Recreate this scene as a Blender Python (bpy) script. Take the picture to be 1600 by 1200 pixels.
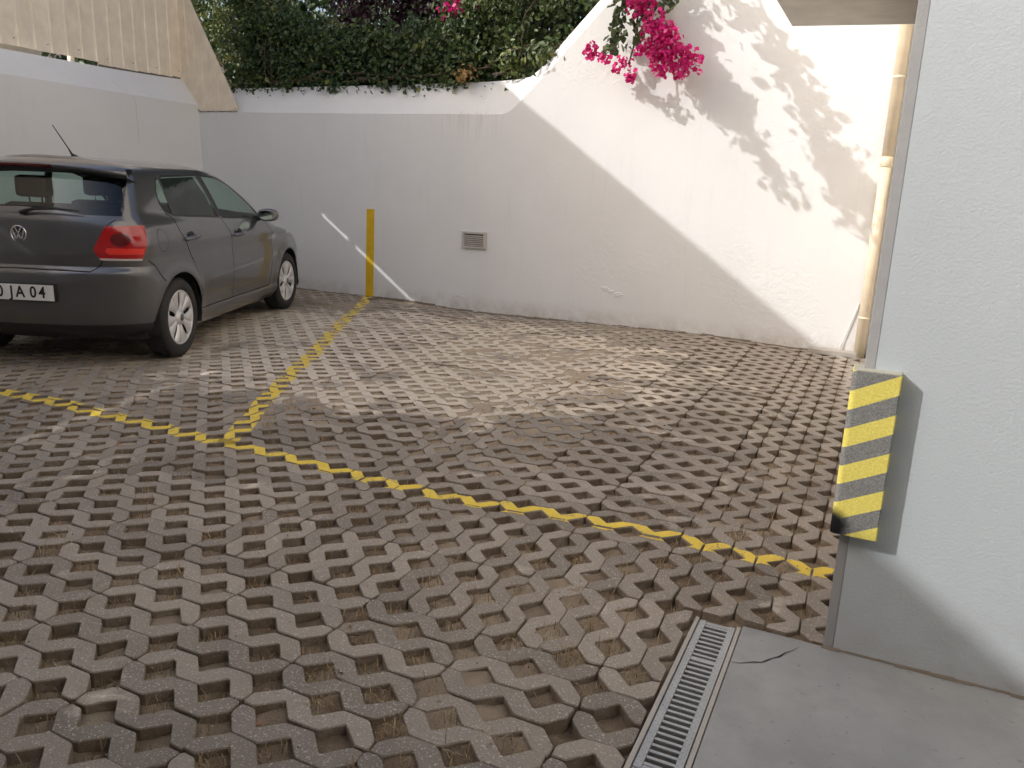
import bpy, bmesh, math, random
import numpy as np
from mathutils import Vector, Matrix
random.seed(7); rng = np.random.default_rng(7)
for o in list(bpy.data.objects): bpy.data.objects.remove(o)
scene = bpy.context.scene
COL = scene.collection
R = math.radians
# ---------------------------------------------------------------- camera
H = 1.374
CR, CU, CF = np.array([.9040, .4262, .0364]), np.array([-.1353, .2049, .9693]), np.array([-.4054, .8814, -.2427])
cam = bpy.data.cameras.new('camera'); cam.lens = 36 * 1239.73 / 1600; cam.sensor_width = 36
cam.clip_start = .05; cam.clip_end = 2000
camo = bpy.data.objects.new('camera', cam); COL.objects.link(camo); scene.camera = camo
camo.matrix_world = Matrix(((CR[0], CU[0], -CF[0], 0), (CR[1], CU[1], -CF[1], 0), (CR[2], CU[2], -CF[2], H), (0, 0, 0, 1)))
# ---------------------------------------------------------------- sky and sun
SUN = np.array([.694, .467, -.549]); SUN /= np.linalg.norm(SUN)      # direction the light travels
ELEV = math.asin(-SUN[2]); AZ = math.atan2(-SUN[0], -SUN[1])
w = bpy.data.worlds.new('World'); scene.world = w; w.use_nodes = True
nt = w.node_tree; bg = nt.nodes['Background']
sky = nt.nodes.new('ShaderNodeTexSky'); sky.sky_type = 'NISHITA'; sky.sun_disc = False
sky.sun_elevation = ELEV; sky.sun_rotation = AZ; sky.air_density = 1.0; sky.dust_density = 5.5; sky.ozone_density = 1.0
nt.links.new(sky.outputs[0], bg.inputs[0]); bg.inputs[1].default_value = 0.15
sl = bpy.data.lights.new('sun', 'SUN'); sl.energy = 2.0; sl.angle = R(.5); sl.color = (1, .985, .97)
so = bpy.data.objects.new('sun', sl); COL.objects.link(so)
so.rotation_euler = Vector(SUN).to_track_quat('-Z', 'Y').to_euler(); so.location = (-10, -6, 12)
vs = scene.view_settings; vs.view_transform = 'Standard'; vs.look = 'None'; vs.gamma = 1; vs.use_curve_mapping = False
vs.exposure = 0.64
scene.cycles.max_bounces = 8; scene.cycles.transparent_max_bounces = 16
# ---------------------------------------------------------------- helpers
def tag(o, label=None, cat=None, group=None, kind=None):
    if label: o['label'] = label
    if cat: o['category'] = cat
    if group: o['group'] = group
    if kind: o['kind'] = kind
    return o
def empty(name, loc=(0, 0, 0), rz=0):
    o = bpy.data.objects.new(name, None); COL.objects.link(o); o.location = loc; o.rotation_euler = (0, 0, rz)
    o.empty_display_size = .1; return o
def mesh(name, V, F, mat=None, parent=None, smooth=False):
    me = bpy.data.meshes.new(name); me.from_pydata([tuple(map(float, v)) for v in V], [], [tuple(f) for f in F]); me.update()
    if mat: me.materials.append(mat)
    if smooth: me.polygons.foreach_set('use_smooth', [True] * len(me.polygons))
    o = bpy.data.objects.new(name, me); COL.objects.link(o)
    if parent: o.parent = parent
    return o
def fast_mesh(name, V, F, mat, parent=None, tone=None, smooth=False):
    """V (n,3) and F (m,k) arrays with a constant k"""
    V = np.asarray(V, np.float32); F = np.asarray(F, np.int32); k = F.shape[1]
    me = bpy.data.meshes.new(name); me.vertices.add(len(V)); me.vertices.foreach_set('co', V.ravel())
    me.loops.add(F.size); me.loops.foreach_set('vertex_index', F.ravel())
    me.polygons.add(len(F)); me.polygons.foreach_set('loop_start', np.arange(0, F.size, k, dtype=np.int32))
    me.update(calc_edges=True); me.validate()
    if smooth: me.polygons.foreach_set('use_smooth', np.ones(len(F), bool))
    if tone is not None:
        a = me.attributes.new('tone', 'FLOAT', 'FACE'); a.data.foreach_set('value', np.asarray(tone, np.float32))
    me.materials.append(mat)
    o = bpy.data.objects.new(name, me); COL.objects.link(o)
    if parent: o.parent = parent
    return o
class MB:
    def __init__(s): s.V = []; s.F = []
    def add(s, V, F):
        n = len(s.V); s.V += [tuple(map(float, v)) for v in V]; s.F += [tuple(n + i for i in f) for f in F]; return s
    def box(s, c, d, M=None):
        c = np.array(c, float); d = np.array(d, float) / 2
        V = [c + d * np.array(q) for q in ((-1, -1, -1), (1, -1, -1), (1, 1, -1), (-1, 1, -1), (-1, -1, 1), (1, -1, 1), (1, 1, 1), (-1, 1, 1))]
        if M is not None: V = [M @ Vector(v) for v in V]
        return s.add(V, [(0, 3, 2, 1), (4, 5, 6, 7), (0, 1, 5, 4), (1, 2, 6, 5), (2, 3, 7, 6), (3, 0, 4, 7)])
    def prism(s, pts, a, b):
        """extrude polygon (list of 3d points) by vector from a to b offsets"""
        n = len(pts); P = np.array(pts, float); a = np.array(a, float); b = np.array(b, float)
        return s.add(list(P + a) + list(P + b), [tuple(range(n - 1, -1, -1)), tuple(range(n, 2 * n))] + [(i, (i + 1) % n, n + (i + 1) % n, n + i) for i in range(n)])
    def tube(s, pts, rad, n=8, cap=True):
        pts = [np.array(p, float) for p in pts]
        if not hasattr(rad, '__len__'): rad = [rad] * len(pts)
        base = len(s.V); up = np.array([.31, .17, .93])
        for i, p in enumerate(pts):
            t = pts[min(i + 1, len(pts) - 1)] - pts[max(i - 1, 0)]; t = t / (np.linalg.norm(t) + 1e-9)
            a = np.cross(t, up); a /= np.linalg.norm(a) + 1e-9; b = np.cross(t, a)
            for k in range(n):
                q = 2 * math.pi * k / n; s.V.append(tuple(p + rad[i] * (math.cos(q) * a + math.sin(q) * b)))
        for i in range(len(pts) - 1):
            for k in range(n): s.F.append((base + i * n + k, base + i * n + (k + 1) % n, base + (i + 1) * n + (k + 1) % n, base + (i + 1) * n + k))
        if cap:
            s.F.append(tuple(base + k for k in range(n - 1, -1, -1))); e = base + (len(pts) - 1) * n; s.F.append(tuple(e + k for k in range(n)))
        return s
    def lathe(s, prof, n=32, axis='y', c=(0, 0, 0)):
        base = len(s.V)
        for (r, h) in prof:
            for k in range(n):
                q = 2 * math.pi * k / n; s.V.append((c[0] + r * math.cos(q), c[1] + h, c[2] + r * math.sin(q)))
        for i in range(len(prof) - 1):
            for k in range(n): s.F.append((base + i * n + k, base + (i + 1) * n + k, base + (i + 1) * n + (k + 1) % n, base + i * n + (k + 1) % n))
        return s
    def build(s, name, mat, parent=None, smooth=False, bevel=0):
        o = mesh(name, s.V, s.F, mat, parent, smooth)
        if bevel:
            bm = bmesh.new(); bm.from_mesh(o.data); bmesh.ops.recalc_face_normals(bm, faces=bm.faces)
            bmesh.ops.bevel(bm, geom=[e for e in bm.edges if e.is_manifold and e.calc_face_angle(0) > .5], offset=bevel, segments=2, affect='EDGES', profile=.6)
            bm.to_mesh(o.data); bm.free()
        return o
def project(P):
    P = np.asarray(P, float) - np.array([0, 0, H]); z = P @ CF
    return np.stack([800 + 1239.73 * (P @ CR) / z, 600 - 1239.73 * (P @ CU) / z, z], -1)
# ---------------------------------------------------------------- materials
class NT:
    def __init__(s, name):
        s.m = bpy.data.materials.new(name); s.m.use_nodes = True; s.t = s.m.node_tree; s.n = s.t.nodes; s.b = s.n['Principled BSDF']; s.out = s.n['Material Output']
    def new(s, typ, **kw):
        x = s.n.new(typ)
        for k, v in kw.items(): setattr(x, k, v)
        return x
    def link(s, a, b): s.t.links.new(a, b)
    def pos(s): return s.new('ShaderNodeNewGeometry').outputs['Position']
    def noise(s, scale, detail=4, rough=.6, vec=None, dist=0):
        x = s.new('ShaderNodeTexNoise'); x.inputs['Scale'].default_value = scale; x.inputs['Detail'].default_value = detail
        x.inputs['Roughness'].default_value = rough; x.inputs['Distortion'].default_value = dist
        s.link(vec if vec is not None else s.pos(), x.inputs['Vector']); return x.outputs['Fac']
    def ramp(s, fac, a, b, ca=(0, 0, 0), cb=(1, 1, 1)):
        x = s.new('ShaderNodeValToRGB'); e = x.color_ramp.elements; e[0].position = a; e[1].position = b
        e[0].color = (*ca, 1); e[1].color = (*cb, 1); s.link(fac, x.inputs[0]); return x.outputs[0]
    def mix(s, fac, a, b, mode='MIX'):
        x = s.new('ShaderNodeMix', data_type='RGBA', blend_type=mode)
        if isinstance(fac, (int, float)): x.inputs[0].default_value = fac
        else: s.link(fac, x.inputs[0])
        for v, i in ((a, 6), (b, 7)):
            if isinstance(v, tuple): x.inputs[i].default_value = (*v, 1)
            else: s.link(v, x.inputs[i])
        return x.outputs[2]
    def math(s, op, a, b=None, c=None):
        x = s.new('ShaderNodeMath', operation=op)
        for i, v in enumerate((a, b, c)):
            if v is None: continue
            if isinstance(v, (int, float)): x.inputs[i].default_value = v
            else: s.link(v, x.inputs[i])
        return x.outputs[0]
    def bump(s, h, strength=.3, dist=.01, prev=None):
        x = s.new('ShaderNodeBump'); x.inputs['Strength'].default_value = strength; x.inputs['Distance'].default_value = dist
        s.link(h, x.inputs['Height'])
        if prev is not None: s.link(prev, x.inputs['Normal'])
        return x.outputs[0]
    def set(s, color=None, rough=.7, metal=0, normal=None, coat=0, spec=None):
        if color is not None:
            if isinstance(color, tuple): s.b.inputs['Base Color'].default_value = (*color, 1)
            else: s.link(color, s.b.inputs['Base Color'])
        if isinstance(rough, (int, float)): s.b.inputs['Roughness'].default_value = rough
        else: s.link(rough, s.b.inputs['Roughness'])
        s.b.inputs['Metallic'].default_value = metal
        if normal is not None: s.link(normal, s.b.inputs['Normal'])
        if coat: s.b.inputs['Coat Weight'].default_value = coat; s.b.inputs['Coat Roughness'].default_value = .04
        if spec is not None: s.b.inputs['Specular IOR Level'].default_value = spec
        return s.m
def plain(name, color, rough=.6, metal=0, coat=0, spec=None, bump=0, bscale=300):
    t = NT(name); nrm = None
    if bump: nrm = t.bump(t.noise(bscale, 3), bump, .004)
    c = t.mix(t.ramp(t.noise(6, 4), .3, .7), tuple(v * .9 for v in color), tuple(min(1, v * 1.08) for v in color))
    return t.set(c, rough, metal, nrm, coat, spec)
def plaster(name, ca, cb, stain=(.45, .40, .33), fine=160, strength=.25, big=.35, xlim=None, splash=5.5, drip=None):
    t = NT(name); P = t.pos()
    sep = t.new('ShaderNodeSeparateXYZ'); t.link(P, sep.inputs[0])
    base = t.mix(t.ramp(t.noise(1.3, 5, .6), .3, .72), ca, cb)
    # rain streaks and splash dirt with their own shapes
    mp = t.new('ShaderNodeMapping'); mp.inputs['Scale'].default_value = (9, 9, .7); t.link(P, mp.inputs[0])
    st = t.ramp(t.noise(1.5, 5, .6, mp.outputs[0]), .58, .8)
    base = t.mix(t.math('MULTIPLY', st, .13), base, stain)
    zz = t.math('SUBTRACT', 1, t.math('MULTIPLY', sep.outputs[2], splash)); zz = t.math('MAXIMUM', zz, 0)
    spl = t.math('MULTIPLY', zz, t.ramp(t.noise(7, 5, .7), .35, .7))
    base = t.mix(t.math('MULTIPLY', spl, .8), base, stain)
    if drip:
        x0, x1, z0, z1 = drip; fx = t.math('MULTIPLY', t.ramp(t.math('SUBTRACT', sep.outputs[0], x0), 0, .5), t.ramp(t.math('SUBTRACT', x1, sep.outputs[0]), 0, .25)); fz = t.math('MULTIPLY', t.ramp(t.math('MULTIPLY', t.math('SUBTRACT', sep.outputs[2], z0), 1 / (z1 - z0)), 0, 1), t.math('LESS_THAN', sep.outputs[2], z1))
        m2 = t.new('ShaderNodeMapping'); m2.inputs['Scale'].default_value = (26, 26, 1.2); t.link(P, m2.inputs[0]); dn = t.ramp(t.noise(1.4, 4, .6, m2.outputs[0]), .48, .66)
        base = t.mix(t.math('MULTIPLY', t.math('MULTIPLY', fx, fz), t.math('MULTIPLY', dn, .30)), base, (.45, .36, .29))
    sp = t.ramp(t.noise(38, 2, .5), .74, .78)
    base = t.mix(t.math('MULTIPLY', sp, .22), base, stain)
    n = t.bump(t.noise(fine, 4, .6), strength, .004)
    patch = t.ramp(t.noise(.9, 3, .5), .5, .62)
    if xlim is not None: patch = t.math('MULTIPLY', patch, t.ramp(t.math('ADD', sep.outputs[0], -xlim), 0, .8))
    tr = t.math('MULTIPLY', t.ramp(t.noise(11, 4, .55, None, 1.6), .42, .6), patch)
    n = t.bump(tr, big, .012, n)
    return t.set(base, .85, 0, n, spec=.25)
M = {}
M['plaster'] = plaster('white_plaster', (.755, .757, .755), (.705, .706, .703), big=.2, xlim=-3.7, drip=(-4.9, -3.75, 1.75, 2.13))
M['plaster_left'] = plaster('warm_white_plaster', (.77, .765, .755), (.73, .722, .71), big=.05)
M['plaster_blue'] = plaster('cool_grey_stipple_plaster', (.47, .51, .53), (.44, .48, .505), stain=(.38, .38, .38), fine=110, strength=.42, big=.03, splash=3.2)
M['cement_edge'] = plain('bare_cement_edge', (.33, .33, .33), .85, bump=.3, bscale=120)
M['soffit'] = plain('painted_soffit', (.80, .775, .73), .8, bump=.1)
M['cream'] = plain('cream_pipe_plastic', (.70, .60, .45), .45)
M['white_cable'] = plain('white_cable', (.8, .78, .74), .5)
M['cladding'] = plain('beige_painted_sheet', (.84, .74, .60), .5, bump=.06, bscale=20)
M['screw'] = plain('dull_screw_head', (.25, .23, .2), .5, .5)
M['gap_dark'] = plain('old_mortar', (.16, .13, .10), .95, bump=.6, bscale=90)
M['steel'] = plain('galvanised_steel', (.42, .43, .43), .5, .6, bump=.15, bscale=80)
M['alu'] = plain('weathered_aluminium', (.62, .59, .54), .45, .6)
M['black'] = plain('black_plastic', (.018, .018, .019), .5, bump=.1)
M['dark'] = plain('dark_void', (.012, .011, .010), .9)
M['rubber'] = plain('tyre_rubber', (.022, .022, .022), .75, bump=.2, bscale=150)
M['bark'] = plain('bark', (.085, .058, .038), .9, bump=.7, bscale=60)
M['grout_rail'] = plain('concrete_channel_edge', (.38, .355, .32), .9, bump=.4, bscale=150)
def mat_paver():
    t = NT('concrete_paver'); P = t.pos()
    oi = t.new('ShaderNodeObjectInfo'); at = t.new('ShaderNodeAttribute', attribute_name='tone')
    tone = t.math('ADD', t.math('MULTIPLY', oi.outputs['Random'], 1.0), at.outputs['Fac'])
    c = t.mix(tone, (.150, .131, .110), (.305, .268, .226))
    big = t.ramp(t.noise(1.1, 4, .6), .3, .7); c = t.mix(t.math('MULTIPLY', big, .45), c, (.385, .33, .265))
    sp = t.ramp(t.noise(170, 2, .6), .60, .66); c = t.mix(t.math('MULTIPLY', sp, .6), c, (.66, .63, .59))
    dk = t.ramp(t.noise(120, 3, .7), .30, .40, (1, 1, 1), (0, 0, 0)); c = t.mix(t.math('MULTIPLY', dk, .55), c, (.11, .095, .085))
    st = t.ramp(t.noise(9, 5, .65), .55, .75); c = t.mix(t.math('MULTIPLY', st, .35), c, (.15, .125, .10))
    # blown sand on the far bays, with reflected window light painted in as blotches
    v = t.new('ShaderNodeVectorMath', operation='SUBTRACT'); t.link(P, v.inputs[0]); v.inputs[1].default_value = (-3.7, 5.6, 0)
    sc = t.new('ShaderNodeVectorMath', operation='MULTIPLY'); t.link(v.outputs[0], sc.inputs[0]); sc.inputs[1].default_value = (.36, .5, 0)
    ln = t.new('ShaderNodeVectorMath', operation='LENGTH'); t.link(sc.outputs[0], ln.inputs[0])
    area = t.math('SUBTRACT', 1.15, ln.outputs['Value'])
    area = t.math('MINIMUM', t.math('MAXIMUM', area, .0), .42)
    sand_light = t.ramp(t.math('ADD', t.noise(2.6, 5, .62, None, .5), t.math('MULTIPLY', area, .62)), .62, .74)
    grain = t.ramp(t.noise(160, 2), .3, .65); sand_light = t.math('MULTIPLY', sand_light, t.math('ADD', .45, t.math('MULTIPLY', grain, .5)))
    c = t.mix(sand_light, c, (.68, .60, .49))
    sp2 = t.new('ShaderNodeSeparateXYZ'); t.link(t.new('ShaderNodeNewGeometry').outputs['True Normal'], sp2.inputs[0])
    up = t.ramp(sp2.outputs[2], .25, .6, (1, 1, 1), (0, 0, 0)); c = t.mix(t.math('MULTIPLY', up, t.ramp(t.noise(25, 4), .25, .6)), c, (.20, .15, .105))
    n = t.bump(t.noise(260, 4, .7), .55, .003); n = t.bump(t.noise(45, 4, .6), .35, .006, n)
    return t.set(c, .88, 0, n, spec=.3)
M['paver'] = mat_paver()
def mat_soil():
    t = NT('dry_soil'); a = t.ramp(t.noise(5, 6, .7), .3, .7); c = t.mix(a, (.13, .092, .062), (.32, .25, .175))
    c = t.mix(t.ramp(t.noise(1.2, 4, .6), .45, .65), c, (.43, .355, .265)); c = t.mix(t.math('MULTIPLY', t.ramp(t.noise(190, 3, .7), .6, .72), .6), c, (.36, .29, .2))
    v = t.new('ShaderNodeVectorMath', operation='SUBTRACT'); t.link(t.pos(), v.inputs[0]); v.inputs[1].default_value = (-3.5, 5.4, 0)
    sc = t.new('ShaderNodeVectorMath', operation='MULTIPLY'); t.link(v.outputs[0], sc.inputs[0]); sc.inputs[1].default_value = (.27, .36, 0)
    ln = t.new('ShaderNodeVectorMath', operation='LENGTH'); t.link(sc.outputs[0], ln.inputs[0]); area = t.ramp(ln.outputs['Value'], .55, 1.1, (1, 1, 1), (0, 0, 0))
    c = t.mix(t.math('MULTIPLY', area, t.ramp(t.noise(9, 4), .25, .6, (.35,) * 3, (.95,) * 3)), c, (.44, .36, .265))
    n = t.bump(t.noise(120, 5, .75), .9, .012); return t.set(c, .95, 0, n, spec=.15)
M['soil'] = mat_soil()
def mat_yellow(name, col, worn, cellworn=.62):
    t = NT(name); c = t.mix(t.ramp(t.noise(14, 4), .3, .7), tuple(v * .86 for v in col), col)
    wr = t.ramp(t.math('ADD', t.math('MULTIPLY', t.noise(90, 4, .75), .55), t.math('MULTIPLY', t.noise(6, 4, .6), .45)), cellworn, cellworn + .05)
    c = t.mix(t.math('MULTIPLY', wr, worn), c, (.21, .185, .16)); n = t.bump(t.noise(230, 4, .7), .5, .003)
    return t.set(c, .7, 0, n, spec=.3)
M['yellow_ground'] = mat_yellow('worn_yellow_paint', (.80, .59, .085), .9, .56)
M['yellow_wall'] = mat_yellow('ochre_wall_paint', (.74, .47, .02), .3, .70)
def mat_slab():
    t = NT('trowelled_concrete'); c = t.mix(t.ramp(t.noise(2.2, 6, .6, None, .3), .25, .75), (.215, .22, .22), (.33, .33, .325))
    c = t.mix(t.math('MULTIPLY', t.ramp(t.noise(5, 6, .7), .48, .72), .5), c, (.20, .198, .19)); c = t.mix(t.math('MULTIPLY', t.ramp(t.noise(34, 3), .66, .72), .6), c, (.13, .125, .12))
    n = t.bump(t.noise(20, 5, .6), .12, .01); n = t.bump(t.noise(220, 3), .12, .003, n)
    return t.set(c, t.ramp(t.noise(5, 4), .3, .7, (.42,) * 3, (.7,) * 3), 0, n)
M['slab'] = mat_slab()
def mat_leaf(name, ca, cb, cc, trans=.25, rough=.45):
    t = NT(name); at = t.new('ShaderNodeAttribute', attribute_name='tone')
    c = t.mix(t.ramp(at.outputs['Fac'], 0, .75), ca, cb); c = t.mix(t.ramp(at.outputs['Fac'], .8, .98), c, cc)
    t.set(c, rough, 0, spec=.4)
    tr = t.new('ShaderNodeBsdfTranslucent'); t.link(c, tr.inputs[0]); mx = t.new('ShaderNodeMixShader'); mx.inputs[0].default_value = trans
    t.link(t.b.outputs[0], mx.inputs[1]); t.link(tr.outputs[0], mx.inputs[2]); t.link(mx.outputs[0], t.out.inputs[0]); return t.m
M['leaf_dark'] = mat_leaf('ivy_leaf', (.022, .050, .018), (.070, .115, .036), (.18, .20, .05))
M['leaf_olive'] = mat_leaf('privet_leaf', (.045, .075, .02), (.12, .16, .04), (.24, .25, .07))
M['leaf_mid'] = mat_leaf('climber_leaf', (.040, .070, .022), (.11, .15, .045), (.26, .26, .08))
M['leaf_purple'] = mat_leaf('purple_leaf', (.022, .008, .014), (.050, .018, .030), (.07, .03, .04))
M['leaf_bou'] = mat_leaf('bougainvillea_leaf', (.045, .07, .03), (.10, .13, .055), (.16, .18, .07), .3)
M['bract'] = mat_leaf('magenta_bract', (.50, .008, .13), (.78, .02, .27), (.84, .14, .40), .35, .55)
M['orange_leaf'] = mat_leaf('orange_leaf', (.30, .17, .06), (.42, .26, .10), (.48, .33, .16), .3)
M['straw'] = mat_leaf('dry_grass_blade', (.20, .13, .07), (.38, .28, .16), (.55, .45, .29), .2, .8)
M['pebble'] = mat_leaf('light_grit', (.22, .19, .16), (.42, .38, .33), (.72, .70, .66), 0, .9)
M['litter'] = mat_leaf('dead_leaf', (.12, .06, .03), (.25, .13, .06), (.40, .16, .12), .1, .8)
# ---------------------------------------------------------------- ground and soil
def hz(x, y):          # settled, gently uneven paving
    return .011 * np.sin(1.9 * x + .7 * y) + .009 * np.sin(-1.1 * x + 2.3 * y + 1) + .006 * np.sin(3.7 * x + 3.1 * y + 2) - .006
K0 = np.array([-8.308, 8.056, 0]); BD = np.array([.99932, -.03697, 0]); BN = np.array([.03697, .99932, 0])
LE = np.array([.1908, -.9816, 0]); LN = np.array([.9816, .1908, 0])
def BW(a, t, z): return K0 + BD * a + BN * t + np.array([0, 0, z])       # back wall frame: along, behind the face, up
def LW(a, t, z): return K0 + LE * a - LN * t + np.array([0, 0, z])       # left wall frame
g = mesh('ground', [(-150, -150, -.16), (150, -150, -.16), (150, 150, -.16), (-150, 150, -.16)], [(0, 1, 2, 3)], M['soil']); tag(g, kind='structure')
def soil():
    st = .026; xs = np.arange(-8.6, .12, st); ys = np.arange(.35, 8.2, st); X, Y = np.meshgrid(xs, ys)
    r2 = np.random.default_rng(3); 
    def vn(sc, seed):
        q = np.random.default_rng(seed).random((400, 400)); a = (X + 20) / sc; b = (Y + 20) / sc; i = a.astype(int) % 399; j = b.astype(int) % 399
        fa = a - np.floor(a); fb = b - np.floor(b); fa = fa * fa * (3 - 2 * fa); fb = fb * fb * (3 - 2 * fb)
        return (q[i, j] * (1 - fa) + q[i + 1, j] * fa) * (1 - fb) + (q[i, j + 1] * (1 - fa) + q[i + 1, j + 1] * fa) * fb
    far = np.clip((Y - 2.0) / 2.6, 0, 1) * np.clip((-X - .6) / 1.4, 0, 1)
    fill = .029 - .021 * far
    Z = hz(X, Y) - fill - .034 * (vn(.16, 1) - .45) * (1 - .68 * far) - .030 * (vn(.7, 2) - .5) * (1 - .5 * far) - .010 * (vn(.045, 4) - .5) + .006 * r2.standard_normal(X.shape) * .5
    Z = np.minimum(Z, hz(X, Y) - .002)
    Z = np.where((X > -.385) & (Y < 2.40), -.14, Z)
    n, m = X.shape; V = np.stack([X, Y, Z], -1).reshape(-1, 3); I = np.arange(n * m).reshape(n, m)
    F = np.stack([I[:-1, :-1], I[:-1, 1:], I[1:, 1:], I[1:, :-1]], -1).reshape(-1, 4)
    o = fast_mesh('soil', V, F, M['soil'], smooth=True); tag(o, kind='structure'); return xs, ys, Z
SX, SY, SZ = soil()
def soil_z(x, y): return float(SZ[min(len(SY) - 1, max(0, int(round((y - SY[0]) / .026)))), min(len(SX) - 1, max(0, int(round((x - SX[0]) / .026))))])
# ---------------------------------------------------------------- zigzag turf pavers
SP = .2047; PP = SP / math.sqrt(2); WEB = .0655
ORG = np.array([-1.4233, 1.6174]); UV = (np.array([SP / 2, SP / 2]), np.array([SP / 2, -SP / 2]))
UH, VH = UV[0] / PP, UV[1] / PP
def strip_outline(steps):
    """steps: unit lattice steps (du,dv). Outline of the zigzag block round its web path, relative to the start node, in (u,v) metres"""
    n = [np.zeros(2)]
    for s_ in steps: n.append(n[-1] + PP * np.array(s_, float))
    h = WEB / 2; L = []; Rr = []; S = [np.array(s_, float) for s_ in steps]
    perp = lambda d: np.array([-d[1], d[0]])
    d = S[0]; L.append(n[0] + d * h + perp(d) * h); Rr.append(n[0] + d * h - perp(d) * h)
    for i in range(1, len(S)):
        d, e = S[i - 1], S[i]; inner = n[i] - d * h + e * h; o1 = n[i] - d * h - e * h; o2 = n[i] + d * h + e * h
        if perp(d) @ e > 0: L.append(inner); Rr += [o1, o2]
        else: Rr.append(inner); L += [o1, o2]
    d = S[-1]; L.append(n[-1] - d * h + perp(d) * h); Rr.append(n[-1] - d * h - perp(d) * h)
    pts = [n[0]] + Rr + [n[-1]] + L[::-1]          # counter-clockwise in (u,v) with u x v orientation
    conv = []; e_ = .0062; h2 = h - e_             # convex bits of the flat top, held back from the joints
    for i, d in enumerate(S):
        a, b = n[i] + d * (h - e_), n[i + 1] - d * (h - e_); q = perp(d) * h2; conv.append([a - q, b - q, b + q, a + q])
    conv.append([n[0] + S[0] * e_ * 1.4, n[0] + S[0] * (h - e_) - perp(S[0]) * h2, n[0] + S[0] * (h - e_) + perp(S[0]) * h2])
    conv.append([n[-1] - S[-1] * e_ * 1.4, n[-1] - S[-1] * (h - e_) - perp(S[-1]) * h2, n[-1] - S[-1] * (h - e_) + perp(S[-1]) * h2])
    for i in range(1, len(S)):
        d, e = S[i - 1], S[i]; k = (e - d) * .0044
        conv.append([n[i] - d * (h - e_) + e * (h - e_), n[i] - d * (h - e_) - e * (h - e_) + k, n[i] + d * (h - e_) + e * (h - e_) + k])
    return pts, conv
def to_xy(q): return UH * q[0] + VH * q[1]
def inset(pts, g_):
    n = len(pts); out = []
    A = sum(pts[i][0] * pts[(i + 1) % n][1] - pts[(i + 1) % n][0] * pts[i][1] for i in range(n)); sg = 1 if A > 0 else -1
    for i in range(n):
        p0, p1, p2 = pts[i - 1], pts[i], pts[(i + 1) % n]
        a = (p1 - p0) / np.linalg.norm(p1 - p0); b = (p2 - p1) / np.linalg.norm(p2 - p1)
        na = sg * np.array([-a[1], a[0]]); nb = sg * np.array([-b[1], b[0]]); k = na + nb; out.append(p1 + g_ * k / max(.35, 1 + na @ nb))
    return out, sg
def corner_cut(pts, c):
    out = []; n = len(pts)
    for i in range(n):
        p0, p1, p2 = pts[i - 1], pts[i], pts[(i + 1) % n]
        a = (p0 - p1) / np.linalg.norm(p0 - p1); b = (p2 - p1) / np.linalg.norm(p2 - p1)
        if a @ b > -.9: out += [p1 + a * c, p1 + b * c]
        else: out.append(p1)
    return out
TYPES = {'AU': [(1, 0), (0, 1)] * 2, 'AV': [(0, 1), (1, 0)] * 2, 'BU': [(1, 0), (0, -1)] * 2, 'BV': [(0, -1), (1, 0)] * 2}
PMESH = {}; PCONV = {}; PCEN = {}
for k_, st_ in TYPES.items():
    pts, conv = strip_outline(st_); pts = [to_xy(q) for q in pts]; cen = np.mean([to_xy(PP * np.sum([np.array(s_) for s_ in st_[:i]], axis=0)) if i else np.zeros(2) for i in range(5)], axis=0)
    PCEN[k_] = cen; PCONV[k_] = [[to_xy(q) - cen for q in c] for c in conv]; PMESH[k_] = []
    for var in range(4):
        rr = random.Random(var * 7 + len(PMESH))
        o1, sg = inset([p - cen for p in pts], .0023); o1 = corner_cut(o1, .006)
        o1 = [p + np.array([rr.gauss(0, .0015), rr.gauss(0, .0015)]) for p in o1]
        o2, sg = inset(o1, .0024)
        if sg < 0: o1 = o1[::-1]; o2 = o2[::-1]
        n = len(o1); V = [(*p, 0) for p in o2] + [(*p, -.0038) for p in o1] + [(*p, -.085) for p in o1]
        F = [tuple(range(n))] + [(i, n + i, n + (i + 1) % n, (i + 1) % n) for i in range(n)] + [(n + i, 2 * n + i, 2 * n + (i + 1) % n, n + (i + 1) % n) for i in range(n)]
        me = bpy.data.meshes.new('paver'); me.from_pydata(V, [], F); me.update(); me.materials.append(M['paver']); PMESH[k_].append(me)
def orient(a, b):
    if b in (-1, 0) : return 'A'
    if b in (1, 2) and a > -2: return 'B'
    return 'A' if (a * 7 + (b // 2) * 5 + (a // 3) * 3) % 5 < 3 else 'B'
strips = []
for a_ in range(-20, 6):
    for b_ in range(-4, 18):
        for k in range(4):
            if orient(a_, b_) == 'A':
                s0 = 4 * a_; d0 = 4 * b_ + k; ty = 'AU' if d0 % 2 == 0 else 'AV'; d0 = d0 if d0 % 2 == 0 else d0 + 1
            else:
                d0 = 4 * b_; s0 = 4 * a_ + k; ty = 'BU' if s0 % 2 == 0 else 'BV'; s0 = s0 if s0 % 2 == 0 else s0 + 1
            start = ORG + np.array([s0, d0]) * SP / 2; c = start + PCEN[ty]; x, y = c
            if y > 8.05 - .037 * (x + 8.3) or (np.array([x, y, 0]) - K0) @ LN < -.15 or x > .12 or y < .35: continue
            if x > -.36 and y < 2.42: continue
            if (np.array([x, y, 0]) - K0) @ LN < -.05: continue
            strips.append((ty, x, y, a_, b_))
pave = empty('pavement'); tag(pave, kind='structure', label='grey concrete zigzag turf pavers with soil filled square cells')
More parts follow.
